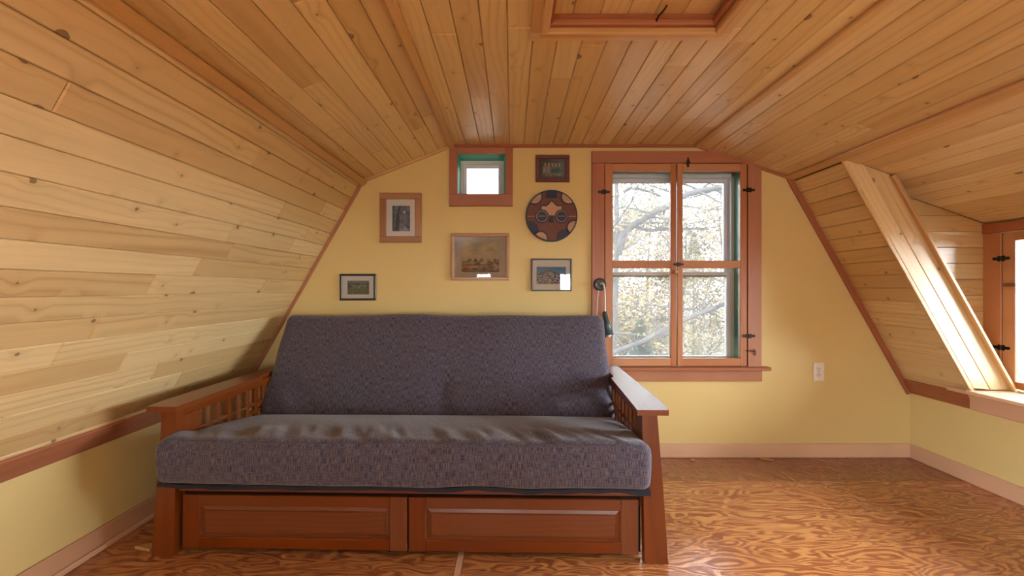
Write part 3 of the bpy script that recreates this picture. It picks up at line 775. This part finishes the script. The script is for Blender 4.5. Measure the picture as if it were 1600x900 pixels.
mt = empty('futon_mattress', CEN + V((0, .3, .33))); tag(mt, 'thick folded futon mattress in blue-brown woven fabric', 'mattress')
def nz_(x, y, z=0): return mnoise.noise(V((x, y, z)))
SY0, SY1 = -.085, .60
HXM = .962; HZM = .099
def seat_map(x, y, z):
    """x across, y front(-)..back(+), z thickness -> futon local"""
    t_ = (y + .345) / .69
    yy = SY0 + t_ * .70
    top = .511 - .110 * t_ ** 1.2; bot = .326 - .03 * t_
    zz = bot + (top - bot) * (z + HZM) / (2 * HZM)
    return V((x, yy, zz))
def seat_shape(p, q):
    x, y, z = p
    tf = math.exp(-((y + .30) / .09) ** 2)               # near the front edge
    top = max(0, z / HZM)
    puff = .016 * (1 - (x / HXM) ** 4) * (1 - (y / .36) ** 2) * top
    fold = .017 * top * math.exp(-((y + .235) / .10) ** 2) * max(-.35, nz_(x * 14 + y * 7, y * 2.5, 3) + .5 * nz_(x * 34 + y * 14, y * 4, 8))
    lump = .010 * nz_(x * 3, y * 4, 1)
    w = seat_map(x, y, z + puff + fold + lump * .7)
    if y < -.25:                                         # front face: soft bulge and pulled creases
        w.y -= .016 * (1 - (z / HZM) ** 2) + .006 * nz_(x * 4, z * 5, 2) + .010 * max(0, nz_(x * 9 + z * 22, z * 3, 5)) * (.5 + .5 * top)
        w.z += .006 * nz_(x * 5, 0, 9) * (1 if z < 0 else .4)
    w.x += .008 * nz_(y * 6, z * 8, 4)
    return w
vs_, fs = rbox(HXM, .345, HZM, .036, 150, 44, 8, seat_shape)
m = MB(fxf); m.add(vs_, fs); seat = m.build('seat_section', 'fabric', mt, True)
BL, BT = .316, .098
bang = math.radians(27)
def back_shape(p, q):
    x, y, z = p                                           # y along height (-BL bottom .. BL top), z thickness (+ front)
    puff = .020 * (1 - (x / HXM) ** 4) * (1 - (y / BL) ** 4) * (1 if z > 0 else .3) * abs(z) / BT
    fold = .014 * math.exp(-((y + .20) / .13) ** 2) * (z > 0) * nz_(x * 7 + y * 3, y * 3, 11) + .006 * nz_(x * 4, y * 4, 15)
    fold += .012 * math.exp(-((y + .265) / .035) ** 2) * nz_(x * 3, y * 14, 21) * (z > 0)
    dent = -.014 * math.exp(-((x - .03) / .05) ** 2) * math.exp(-((y + .15) / .12) ** 2) * (z > 0)
    sx = 1 - .006 * max(0, (y + BL) / (2 * BL)) ** 2
    cx = x * sx
    h = y + BL + .010 * nz_(x * 2.2, 0, 31) * (y > 0)
    t_ = z + puff + fold + dent
    # front face starts at (SY, .40) and leans back
    oy, oz = .520, .388
    return V((cx + .006 * nz_(y * 6, z * 9, 18), oy + h * math.sin(bang) + (BT - t_) * math.cos(bang), oz + h * math.cos(bang) - (BT - t_) * -math.sin(bang) * -1))
vs_, fs = rbox(HXM + .004, BL, BT, .046, 120, 44, 8, back_shape)
m = MB(fxf); m.add(vs_, fs); back = m.build('back_section', 'fabric', mt, True)
# seams and the dark underside edge
pth = []
for i in range(121):
    x = -HXM + .03 + (2 * HXM - .06) * i / 120
    pth.append(seat_shape(V((x, -.345 + .012, HZM - .010)), None) + V((0, -.001, .001)))
MB(fxf).tube(pth, .0022, 6).build('seam', 'fabric', seat, True)
m = MB(fxf); vs_ = []; fs = []
N_ = 160
for i in range(N_ + 1):
    x = -HXM + .0 + 2 * HXM * i / N_
    z = .326 + .010 * nz_(x * 5, 0, 9) * .6 + .008 * nz_(x * 9, 3, 6)
    for (yy, zz) in ((SY0 - .004, z + .006), (SY0 - .006, z - .008 - .006 * max(0, nz_(x * 7, 1, 2))), (SY0 + .30, z - .010), (SY0 + .30, z + .006)): vs_.append((x * .995, yy + .012, zz))
for i in range(N_):
    for j in range(4): fs.append((i * 4 + j, i * 4 + (j + 1) % 4, (i + 1) * 4 + (j + 1) % 4, (i + 1) * 4 + j))
fs += [(3, 2, 1, 0), (N_ * 4, N_ * 4 + 1, N_ * 4 + 2, N_ * 4 + 3)]
m.add(vs_, fs); m.build('underside', 'fabric_black', seat)

# ------------------------------------------------------------------ pictures on the gable wall
def clampc(c): return tuple(max(0, min(1, q)) for q in c)
def lerp(a, b, t_): t_ = max(0, min(1, t_)); return tuple(p + (q - p) * t_ for p, q in zip(a, b))
def picture(name, label, x0, y0, x1, y1, fw, mx0, my0, mx1, my1, framemat, matmat, fn, depth=.018, nx=44, ny=36, bevel=.004):
    Yf = YB - depth
    def a(px): return (px - 800) / F * Yf
    def b(py): return H - (py - 450) / F * Yf
    X0, X1, Z0, Z1 = a(x0), a(x1), b(y1), b(y0); w = fw / F * Yf
    root = empty(name, ((X0 + X1) / 2, YB, Z0)); tag(root, label, 'picture', 'framed pictures on the gable wall')
    m = MB(); yb = YB - .0005
    for (p, q, d) in (((X0, Z1 - w / 2), (X1, Z1 - w / 2), 'x'), ((X0, Z0 + w / 2), (X1, Z0 + w / 2), 'x')):
        m.bar((p[0], (Yf + yb) / 2, p[1]), (q[0], (Yf + yb) / 2, q[1]), (0, 0, 1), w, yb - Yf, bevel)
    for xx in (X0 + w / 2, X1 - w / 2): m.bar((xx, (Yf + yb) / 2, Z0 + w), (xx, (Yf + yb) / 2, Z1 - w), (1, 0, 0), w, yb - Yf, bevel)
    m.build('frame', framemat, root)
    ym = YB - depth + .010
    MB().box(X0 + w - .001, X1 - w + .001, ym, yb, Z0 + w - .001, Z1 - w + .001, 'x', 0).build('mat_board', matmat, root)
    u0, u1, v0, v1 = a(mx0), a(mx1), b(my1), b(my0)
    m = MB(); vs_ = []; cols = []; fs = []
    for j in range(ny + 1):
        for i in range(nx + 1):
            vs_.append((u0 + (u1 - u0) * i / nx, ym - .0012, v0 + (v1 - v0) * j / ny)); cols.append(clampc(fn(i / nx, j / ny)))
    for j in range(ny):
        for i in range(nx): k = j * (nx + 1) + i; fs.append((k, k + 1, k + nx + 2, k + nx + 1))
    m.add(vs_, fs); m.col = cols; m.build('print', 'print', root)
    MB().box(X0 + w - .001, X1 - w + .001, ym - .0045, ym - .003, Z0 + w - .001, Z1 - w + .001, 'x', 0).build('glass_pane', 'picglass', root)
def fb(x, y, s_): return mnoise.fractal(V((x, y, s_)), 1.0, 2.0, 4)
def pic_tree(u, v):
    c = lerp((.06, .08, .12), (.17, .20, .26), .5 + .6 * fb(u * 5, v * 6, 1) + v * .2)
    if v < .25: c = lerp(c, (.35, .37, .40), max(0, fb(u * 6, v * 9, 2)) * 2)
    trunk = abs(u - (.30 + .35 * max(0, v - .45) ** 1.6 - .12 * math.exp(-v * 4))) < .10 - .05 * v
    tr2 = abs(u - .34) < .05 and v < .6
    if trunk or tr2 or u < .07 * (1 + fb(0, v * 5, 3)) or u > .96: c = (.012, .016, .025)
    if abs(v - (.30 + .12 * math.sin(u * 5))) < .02 or abs(v - (.62 + .15 * u)) < .014 or abs(v - (.85 - .2 * u)) < .012: c = (.02, .025, .035)
    if (u - .68) ** 2 + (v - .74) ** 2 * 2 < .004: c = (.6, .62, .62)
    return c
def pic_town(u, v):
    if v > .52:
        return lerp((.52, .40, .22), (.36, .30, .20), .5 + .8 * fb(u * 4, v * 6, 1) + (v - .75))
    if v > .36:
        k = fb(u * 9, v * 9, 4); c = lerp((.10, .085, .06), (.40, .31, .19), .5 + k * 1.3)
        if v > .42 + .10 * fb(u * 12, 0, 6): c = lerp((.52, .40, .22), (.36, .30, .20), .5)
        return c
    c = lerp((.13, .075, .04), (.42, .31, .18), .45 + 1.2 * fb(u * 6, v * 14, 7))
    if u < .25 and v < .3: c = lerp(c, (.35, .12, .06), .5)
    return lerp(c, (.07, .055, .05), max(0, .18 - v) * 3)
def pic_shop(u, v):
    c = lerp((.03, .08, .07), (.10, .16, .13), .5 + fb(u * 6, v * 6, 2))
    if u < .36: c = lerp((.16, .17, .17), (.36, .36, .33), .5 + fb(u * 8, v * 8, 5))
    if v > .70: c = (.40, .32, .18) if int(u * 11) % 2 else (.16, .05, .04)
    if v < .2: c = lerp((.10, .08, .06), (.22, .20, .16), .5 + fb(u * 9, v * 9, 9))
    if .45 < u < .9 and .25 < v < .62: c = lerp((.015, .06, .05), (.05, .12, .09), .5 + fb(u * 5, v * 9, 3))
    return c
def pic_mount(u, v):
    ridge = .62 + .22 * math.exp(-((u - .42) / .22) ** 2) + .05 * fb(u * 9, 0, 4) + .04 * fb(u * 22, 0, 5)
    if v > ridge: return lerp((.13, .30, .46), (.06, .20, .38), (v - .6) * 2.5)
    k = fb(u * 12, v * 14, 3)
    c = lerp((.06, .07, .10), (.42, .42, .45), .45 + k * 1.6)
    if v > ridge - .12: c = lerp(c, (.04, .07, .11), .6)
    return c
def pic_village(u, v):
    c = lerp((.03, .07, .045), (.14, .17, .12), .5 + 1.1 * fb(u * 7, v * 6, 2))
    if v < .45: c = lerp((.06, .10, .05), (.18, .20, .12), .5 + fb(u * 10, v * 16, 6))
    if .45 < v < .75 and .2 < u < .9: c = lerp(c, (.42, .40, .36), max(0, fb(u * 8, v * 14, 8)) * 2.2)
    if v > .82: c = lerp(c, (.25, .33, .36), .4)
    return c
picture('framed_photograph', 'oak-framed photograph of a dark tree with a cream mat', 593, 301, 658, 379, 10, 612.5, 321, 640, 361, 'frame_oak', 'mat_cream', pic_tree, .022, bevel=.006)
picture('framed_painting', 'pale wood framed landscape painting with a taupe mat', 704.5, 364.5, 795.5, 438, 5, 721, 378.5, 780, 425, 'frame_pale', 'mat_taupe', pic_town, .020)
picture('framed_photograph', 'small dark mahogany framed picture with a green mat above the round mask', 837, 241.5, 890, 284, 6.5, 848.5, 254, 879, 274, 'frame_mahog', 'mat_green', pic_shop, .020)
picture('framed_photograph', 'thin black framed photograph of a rocky mountain below the round mask', 830, 404, 893.5, 455, 2.2, 838.5, 417, 884.5, 444, 'black_frame', 'mat_white', pic_mount, .018, bevel=.002)
picture('framed_photograph', 'small black framed photograph of a green village near the sloping wall', 530.5, 428, 586.5, 469.5, 3.2, 542, 438.5, 576, 460, 'black_frame', 'mat_white', pic_village, .018, bevel=.002)

# round carved mask
Ym = YB - .03; mc = P(862, 337, Ym); RM = 40.5 / F * Ym
mk = empty('round_mask', (mc.x, YB, mc.z - RM)); tag(mk, 'round carved wooden face mask painted brown, navy and beige', 'mask')
def mp(a, b, d=0.0): return V((mc.x + a * RM, Ym + d, mc.z + b * RM))     # a, b in radii
MB().lathe((mc.x, YB - .001, mc.z), (0, -1, 0), [(RM * .97, 0), (RM * .985, .018), (RM * .95, .026), (0, .029)], 48).build('disc', 'mask_brown', mk)
def ringm(nm, mat, ca, cb, r0, r1, a0=0, a1=360, y=-.004, clip=True, k=40, thick=.004):
    m = MB(); pts_o, pts_i = [], []
    for i in range(k + 1):
        t_ = math.radians(a0 + (a1 - a0) * i / k)
        pts_o.append((ca + r1 * math.cos(t_), cb + r1 * math.sin(t_))); pts_i.append((ca + r0 * math.cos(t_), cb + r0 * math.sin(t_)))
    vs_, fs = [], []
    for (o, n_) in zip(pts_o, pts_i):
        for (q, d) in ((o, y), (n_, y), (n_, y + thick), (o, y + thick)): vs_.append(mp(q[0], q[1], d))
    for i in range(k):
        for j in range(4): fs.append((i * 4 + j, i * 4 + (j + 1) % 4, (i + 1) * 4 + (j + 1) % 4, (i + 1) * 4 + j))
    if abs(a1 - a0) < 359: fs += [(3, 2, 1, 0), tuple(k * 4 + j for j in range(4))]
    m.add(vs_, fs); return m.build(nm, mat, mk)
def flat(nm, mat, pts, y=-.004, thick=.006):
    return MB().poly([mp(a, b, y) for a, b in pts], (0, thick, 0), grain=(1, 0, 0)).build(nm, mat, mk)
ringm('rim', 'mask_navy', 0, 0, .945, 1.0, y=.001, thick=.02)
def lens(ca, cb, r):      # part of a circle that lies inside the rim
    k = 48; pts = []
    for i in range(k):
        t_ = 2 * math.pi * i / k; a, b = ca + r * math.cos(t_), cb + r * math.sin(t_)
        d = math.hypot(a, b)
        if d > .945: a, b = a / d * .945, b / d * .945
        pts.append((a, b))
    return pts
for (ang, r, mat) in ((132, .31, 'mask_beige'), (48, .31, 'mask_beige'), (212, .31, 'mask_navy'), (-28, .30, 'mask_beige'), (244, .30, 'mask_beige'), (-58, .29, 'mask_navy')):
    ca, cb = .97 * math.cos(math.radians(ang)), .97 * math.sin(math.radians(ang))
    flat('edge_patch_border', 'mask_navy', lens(ca, cb, r), -.0035, .006)
    flat('edge_patch', mat, lens(ca * 1.01, cb * 1.01, r - .055), -.005, .006)
flat('crown_patch', 'mask_navy', [(-.20, .68), (.20, .68), (.20, .93), (-.20, .93)], -.005)
flat('forehead_border', 'mask_navy', [(-.44, .18), (.44, .18), (.44, .40), (.21, .40), (0, .63), (-.21, .40), (-.44, .40)], -.003, .004)
flat('forehead', 'mask_beige', [(-.20, -.0), (0, .02), (.20, -.0), (.39, .22), (.39, .355), (.19, .355), (0, .56), (-.19, .355), (-.39, .355), (-.39, .22)], -.005, .005)
for sx in (-1, 1):
    ringm('eye_border', 'mask_navy', sx * .38, -.03, .0, .265, y=-.006)
    ringm('eye_ring', 'mask_beige', sx * .38, -.03, .195, .215, y=-.0085)
    ringm('eye', 'mask_navy', sx * .38, -.03, .0, .190, y=-.009)
    flat('eye_slit', 'mask_beige', [(sx * .38 - .13, -.035), (sx * .38 + .13, -.035), (sx * .38 + .13, -.018), (sx * .38 - .13, -.018)], -.0105, .003)
flat('nose', 'mask_navy', [(-.09, -.26), (.08, -.26), (.055, -.04), (-.04, -.04)], -.011, .012)
for (a, b) in ((-.94, -.65), (.65, .94)):
    flat('scratch', 'mask_beige', [(a, -.035), (b, -.035), (b, -.018), (a, -.018)], -.003, .004)

# wall lamp on the window casing
lp = P(937, 444.5, YF); wl = empty('wall_lamp', (lp.x, YF, lp.z - .3)); tag(wl, 'small reading lamp with dark conical shade hanging from the window casing', 'lamp')
MB().lathe((lp.x, YF, lp.z), (0, -1, 0), [(.040, 0), (.040, .012), (.034, .018), (.012, .020), (.010, .030), (0, .031)], 28).build('wall_plate', 'black', wl, False)
for sx in (-1, 1): MB().lathe((lp.x + sx * .026, YF - .015, lp.z), (0, -1, 0), [(.004, 0), (.004, .004), (0, .005)], 10).build('screw', 'cord', wl)
tp = P(945, 488, 2.555)
path = []
for i in range(15):
    t_ = i / 14; a = V((lp.x - .002, YF - .025, lp.z)); b = V((lp.x + .014, YF - .085, lp.z + .045)); c = V((tp.x + .004, tp.y, tp.z + .10)); d = tp
    path.append(a * (1 - t_) ** 3 + b * 3 * t_ * (1 - t_) ** 2 + c * 3 * t_ ** 2 * (1 - t_) + d * t_ ** 3)
MB().tube(path, .0048, 8).build('gooseneck', 'cord', wl, True)
MB().tube([V((lp.x - .008, YF - .012, lp.z - .02)), V((lp.x - .018, YF - .014, lp.z - .09)), V((lp.x - .022, YF - .012, lp.z - .2)), V((lp.x - .02, YF - .01, lp.z - .42))], .0025, 6).build('cord', 'cord', wl, True)
ax = (P(951, 523, 2.53) - tp).normalized()
MB().lathe(tp - ax * .006, ax, [(.006, 0), (.015, .004), (.017, .012), (.018, .055), (.021, .060), (.031, .150), (.029, .150), (.018, .062), (.0, .060)], 24).build('shade', 'shade', wl, True)
MB().lathe(tp + ax * .085, ax, [(.008, 0), (.014, .02), (.020, .05), (.014, .066), (0, .072)], 16).build('bulb', 'cord', wl, True)

# outlet
oc = P(1279.5, 581, YB - .006); ou = empty('wall_outlet', (oc.x, YB, oc.z - .058)); tag(ou, 'ivory duplex wall outlet on the yellow gable wall', 'outlet')
MB().bar((oc.x, YB - .003, oc.z - .058), (oc.x, YB - .003, oc.z + .058), (1, 0, 0), .071, .006, .0025).build('cover_plate', 'ivory', ou)
for sz in (-1, 1):
    rc = MB().lathe((oc.x, YB - .006, oc.z + sz * .0195), (0, -1, 0), [(.0165, 0), (.0165, .0015), (.015, .0025), (0, .0026)], 24).build('receptacle', 'ivory', ou)
    for sx in (-1, 1): MB().box(oc.x + sx * .0065 - .0014, oc.x + sx * .0065 + .0014, YB - .0092, YB - .0075, oc.z + sz * .0195 - .002, oc.z + sz * .0195 + .007, 'z', 0).build('slot', 'slot', rc)
    MB().lathe((oc.x, YB - .0085, oc.z + sz * .0195 - .008), (0, -1, 0), [(.0025, 0), (.0025, .0008), (0, .0009)], 10).build('slot', 'slot', rc)
MB().lathe((oc.x, YB - .006, oc.z), (0, -1, 0), [(.003, 0), (.003, .001), (0, .0015)], 10).build('screw', 'iron', ou)

# bits on the floor
def fleck(name, px, py, w, d, ang, mat, label, cat, seed):
    Y = H * F / (py - 450); X = (px - 800) / F * Y; r = random.Random(seed); pts = []
    for i in range(9):
        t_ = 2 * math.pi * i / 9; k = r.uniform(.65, 1.1); a, b = math.cos(t_) * w * k, math.sin(t_) * d * k
        pts.append((X + a * math.cos(ang) - b * math.sin(ang), Y + a * math.sin(ang) + b * math.cos(ang), .0015 + .002 * r.random()))
    m = MB(); m.poly(pts, (0, 0, .0025)); o = m.build(name, mat); tag(o, label, cat)
fleck('dry_leaf', 1083, 719.5, .022, .02, .2, 'chip', 'small brownish leaf scrap on the floor near the futon arm', 'leaf', 1)
fleck('dry_leaf', 1197, 718, .04, .025, -.3, 'dry_leaf', 'yellowish dry leaf on the floor below the big window', 'leaf', 2)
fleck('wood_chip', 1441, 758.5, .035, .018, .1, 'chip', 'pinkish wood chip on the floor near the dormer knee wall', 'wood chip', 3)
m = MB(); Y = H * F / (858 - 450); X = (229 - 800) / F * Y
m.poly([(X - .05, Y, .001), (X + .03, Y - .02, .001), (X + .035, Y + .05, .001), (X + .0, Y + .02, .001)], (0, 0, .012)); tag(m.build('wood_offcut', 'pine_trim'), 'orange wedge of wood on the floor beside the futon post', 'wood scrap')

# ------------------------------------------------------------------ outside
GZ = -3.2
m = MB(); m.box(-45, 45, YB + .25, 60, GZ - .2, GZ, 'x', 0); m.box(3.2, 60, -30, YB + .25, GZ - .2, GZ, 'x', 0)
tag(m.build('ground', 'ground'), 'leaf-littered ground under the trees outside', 'ground', kind='structure')

def tree(name, label, base, h, r0, bark, leafmat, nleaf, crown, seed, limbs=None, lsize=.05, spread=.55, first=.25, group='trees outside the gable window', boughs=11):
    r = random.Random(seed); base = V(base); root = empty(name, base); tag(root, label, 'tree', group)
    mt_ = MB(); top = base + V((r.uniform(-.3, .3), r.uniform(-.3, .3), h)); pth = []
    for i in range(9):
        t_ = i / 8; pth.append(base.lerp(top, t_) + V((math.sin(t_ * 5 + seed) * .10, math.cos(t_ * 4 + seed) * .08, 0)) * (t_ > 0))
    mt_.tube(pth, [r0 * (1 - .85 * i / 8) for i in range(9)], 8); mt_.build('trunk', bark, root, True)
    mb = MB(); tips = []
    def grow(p, d, L, rad, lev):
        pts = [p]; q = p.copy(); dd = d.copy()
        for i in range(5):
            dd = (dd + V((r.uniform(-.25, .25), r.uniform(-.25, .25), r.uniform(-.12, .18)))).normalized(); q = q + dd * L / 5; pts.append(q.copy())
        mb.tube(pts, [rad * (1 - .75 * i / 5) for i in range(6)], 5); tips.extend(pts[2:])
        if lev > 0:
            for j in range(3 if lev == 2 else 3):
                k = r.randint(1, 5); nd = (dd + V((r.uniform(-1, 1), r.uniform(-1, 1), r.uniform(-.3, .7)))).normalized()
                grow(pts[k], nd, L * r.uniform(.45, .7), rad * .5, lev - 1)
    for i in range(boughs):
        t_ = first + (1 - first) * (i + r.random()) / boughs; p = base.lerp(top, t_); an = i * 2.4 + r.random()
        grow(p, V((math.cos(an), math.sin(an), r.uniform(.05, .7))).normalized(), h * spread * (1.15 - t_) * r.uniform(.7, 1), r0 * .42 * (1.1 - t_), 2)
    if limbs:
        for pts, ra, rb in limbs:
            n_ = len(pts); mb.tube(pts, [ra + (rb - ra) * i / (n_ - 1) for i in range(n_)], 8)
            for i in range(1, n_):
                for j in range(3):
                    a = V(pts[i - 1]).lerp(V(pts[i]), r.random()); nd = V((r.uniform(-1, 1), r.uniform(-.6, .6), r.uniform(-.6, .8))).normalized()
                    grow(a, nd, r.uniform(.3, .9), rb * .5, 1)
    mb.build('branches', bark, root, True, kind='stuff')
    if nleaf:
        ml = MB(); vs_, fs = [], []
        for i in range(nleaf):
            t_ = r.choice(tips); p = t_ + V((r.gauss(0, crown), r.gauss(0, crown), r.gauss(0, crown)))
            a = V((r.gauss(0, 1), r.gauss(0, 1), r.gauss(0, 1))).normalized(); b = a.orthogonal().normalized(); sz = lsize * r.uniform(.6, 1.3); k = len(vs_)
            vs_ += [p - a * sz, p + b * sz * .5, p + a * sz, p - b * sz * .5]; fs.append((k, k + 1, k + 2, k + 3))
        ml.v = vs_; ml.f = fs; ml.g = vs_; ml.r = [.5] * len(vs_)
        b_ = len(bpy.data.objects); me = bpy.data.meshes.new('foliage'); me.from_pydata([p - base for p in vs_], [], fs); me.materials.append(M[leafmat])
        o = bpy.data.objects.new('foliage', me); COL.objects.link(o); o.parent = root; o['kind'] = 'stuff'
    return root
YT = 7.0
L1 = [[P(966, 398, YT), P(972, 368, YT), P(984, 356, 7.0), P(1000, 344, 6.95), P(1020, 333, 6.9), P(1046, 321, 6.9), P(1072, 304, 6.9), P(1098, 297, 6.9), P(1125, 294, 7), P(1160, 282, 7.1)]]
L2 = [[P(975, 355, YT), P(992, 354, 7), P(1012, 360, 7), P(1044, 358, 7), P(1075, 357, 7), P(1106, 358, 7.1)]]
L3 = [[P(975, 300, YT), P(984, 294, 7), P(1002, 296, 7), P(1016, 300, 7), P(1034, 307, 7)]]
b0 = P(963, 470, YT)
tree('maple_tree', 'grey-barked tree with a forked limb right outside the big window', (b0.x - .05, YT, GZ), 8.6, .085, 'bark', 'leaf_tan', 700, .22, 11,
     limbs=[(L1[0], .062, .045), (L2[0], .034, .018), (L3[0], .032, .015)], first=.45, spread=.28, boughs=8)
L4 = [[P(905, 575, 6.2), P(955, 552, 6.2), P(1005, 533, 6.2), P(1050, 508, 6.2), P(1100, 487, 6.2), P(1135, 474, 6.2), P(1180, 455, 6.3)],
      [P(955, 520, 6.3), P(985, 522, 6.3), P(1020, 526, 6.3), P(1050, 520, 6.3)], [P(1085, 465, 6.3), P(1105, 486, 6.2), P(1130, 498, 6.2)], [P(950, 478, 6.6), P(985, 472, 6.6), P(1040, 480, 6.6), P(1100, 484, 6.6)]]
tree('leaning_tree', 'pale leaning bare tree whose low limb crosses the lower panes', (.2, 6.3, GZ), 4.0, .07, 'bark', 'leaf_tan', 200, .2, 5,
     limbs=[(L4[0], .040, .034), (L4[1], .02, .012), (L4[2], .014, .008), (L4[3], .016, .010)], first=.6, spread=.25, boughs=4)
specs = [((2.0, 10.5), 6.4, 'leaf_gold', 9000, .34), ((4.6, 11.0), 5.9, 'leaf_tan', 9000, .34), ((3.2, 13.5), 7.2, 'leaf_green', 8000, .40), ((6.9, 13.0), 7.0, 'leaf_gold', 8000, .38), ((.2, 12.5), 5.6, 'leaf_tan', 7000, .38), ((-2.8, 13.5), 7.0, 'leaf_green', 6000, .40), ((5.4, 16.5), 8.2, 'leaf_tan', 8000, .45)]
lbl = ['golden-leaved tree behind the forked one outside the big window', 'tan-leaved tree behind the sash that carries the hook latch', 'pale green tree rising behind the golden ones', 'golden tree partly hidden by the window jamb', 'low tan-leaved tree hidden mostly by the gable wall', 'tall pale green tree outside beyond the small window', 'distant tall tan tree behind all the others']
for i, ((x, y), h, lm, nl, cr) in enumerate(specs):
    tree('leafy_tree', lbl[i], (x, y, GZ), h, .10, 'bark_dark', lm, nl, cr, 40 + i, lsize=.055, first=.2, spread=.42, boughs=12)
# evergreens low behind
for i, (x, y, h) in enumerate(((2.9, 9.2, 3.6), (3.9, 18.0, 6.5), (1.2, 17.5, 6.2), (8.2, 18.5, 6.8), (-.8, 19, 6.5))):
    r = random.Random(70 + i); root = empty('evergreen_tree', (x, y, GZ))
    tag(root, ['low dark evergreen just behind the leaning limb', 'dark evergreen far behind the golden trees', 'dark evergreen far behind the forked tree', 'dark evergreen at the far edge of the woods', 'dark evergreen far off behind the small window'][i], 'tree', 'evergreens outside')
    MB().tube([(x, y, GZ), (x, y, GZ + h)], [.09, .01], 6).build('trunk', 'bark_dark', root)
    vs_, fs = [], []
    for k in range(5000):
        t_ = r.random() ** .7; rad = (1 - t_) * h * .30 + .04; an = r.uniform(0, 6.283); rr = rad * math.sqrt(r.random()); lay = (t_ * 9) % 1
        p = V((rr * math.cos(an), rr * math.sin(an), h * (.08 + .92 * t_) - rr * .35)); a = V((math.cos(an), math.sin(an), -.35 + r.uniform(-.2, .2))).normalized(); b = a.orthogonal().normalized(); n0 = len(vs_); sz = .08
        vs_ += [p - a * sz, p + b * sz * .25, p + a * sz, p - b * sz * .25]; fs.append((n0, n0 + 1, n0 + 2, n0 + 3))
    me = bpy.data.meshes.new('needles'); me.from_pydata(vs_, [], fs); me.materials.append(M['needle'])
    o = bpy.data.objects.new('needles', me); COL.objects.link(o); o.parent = root; o['kind'] = 'stuff'
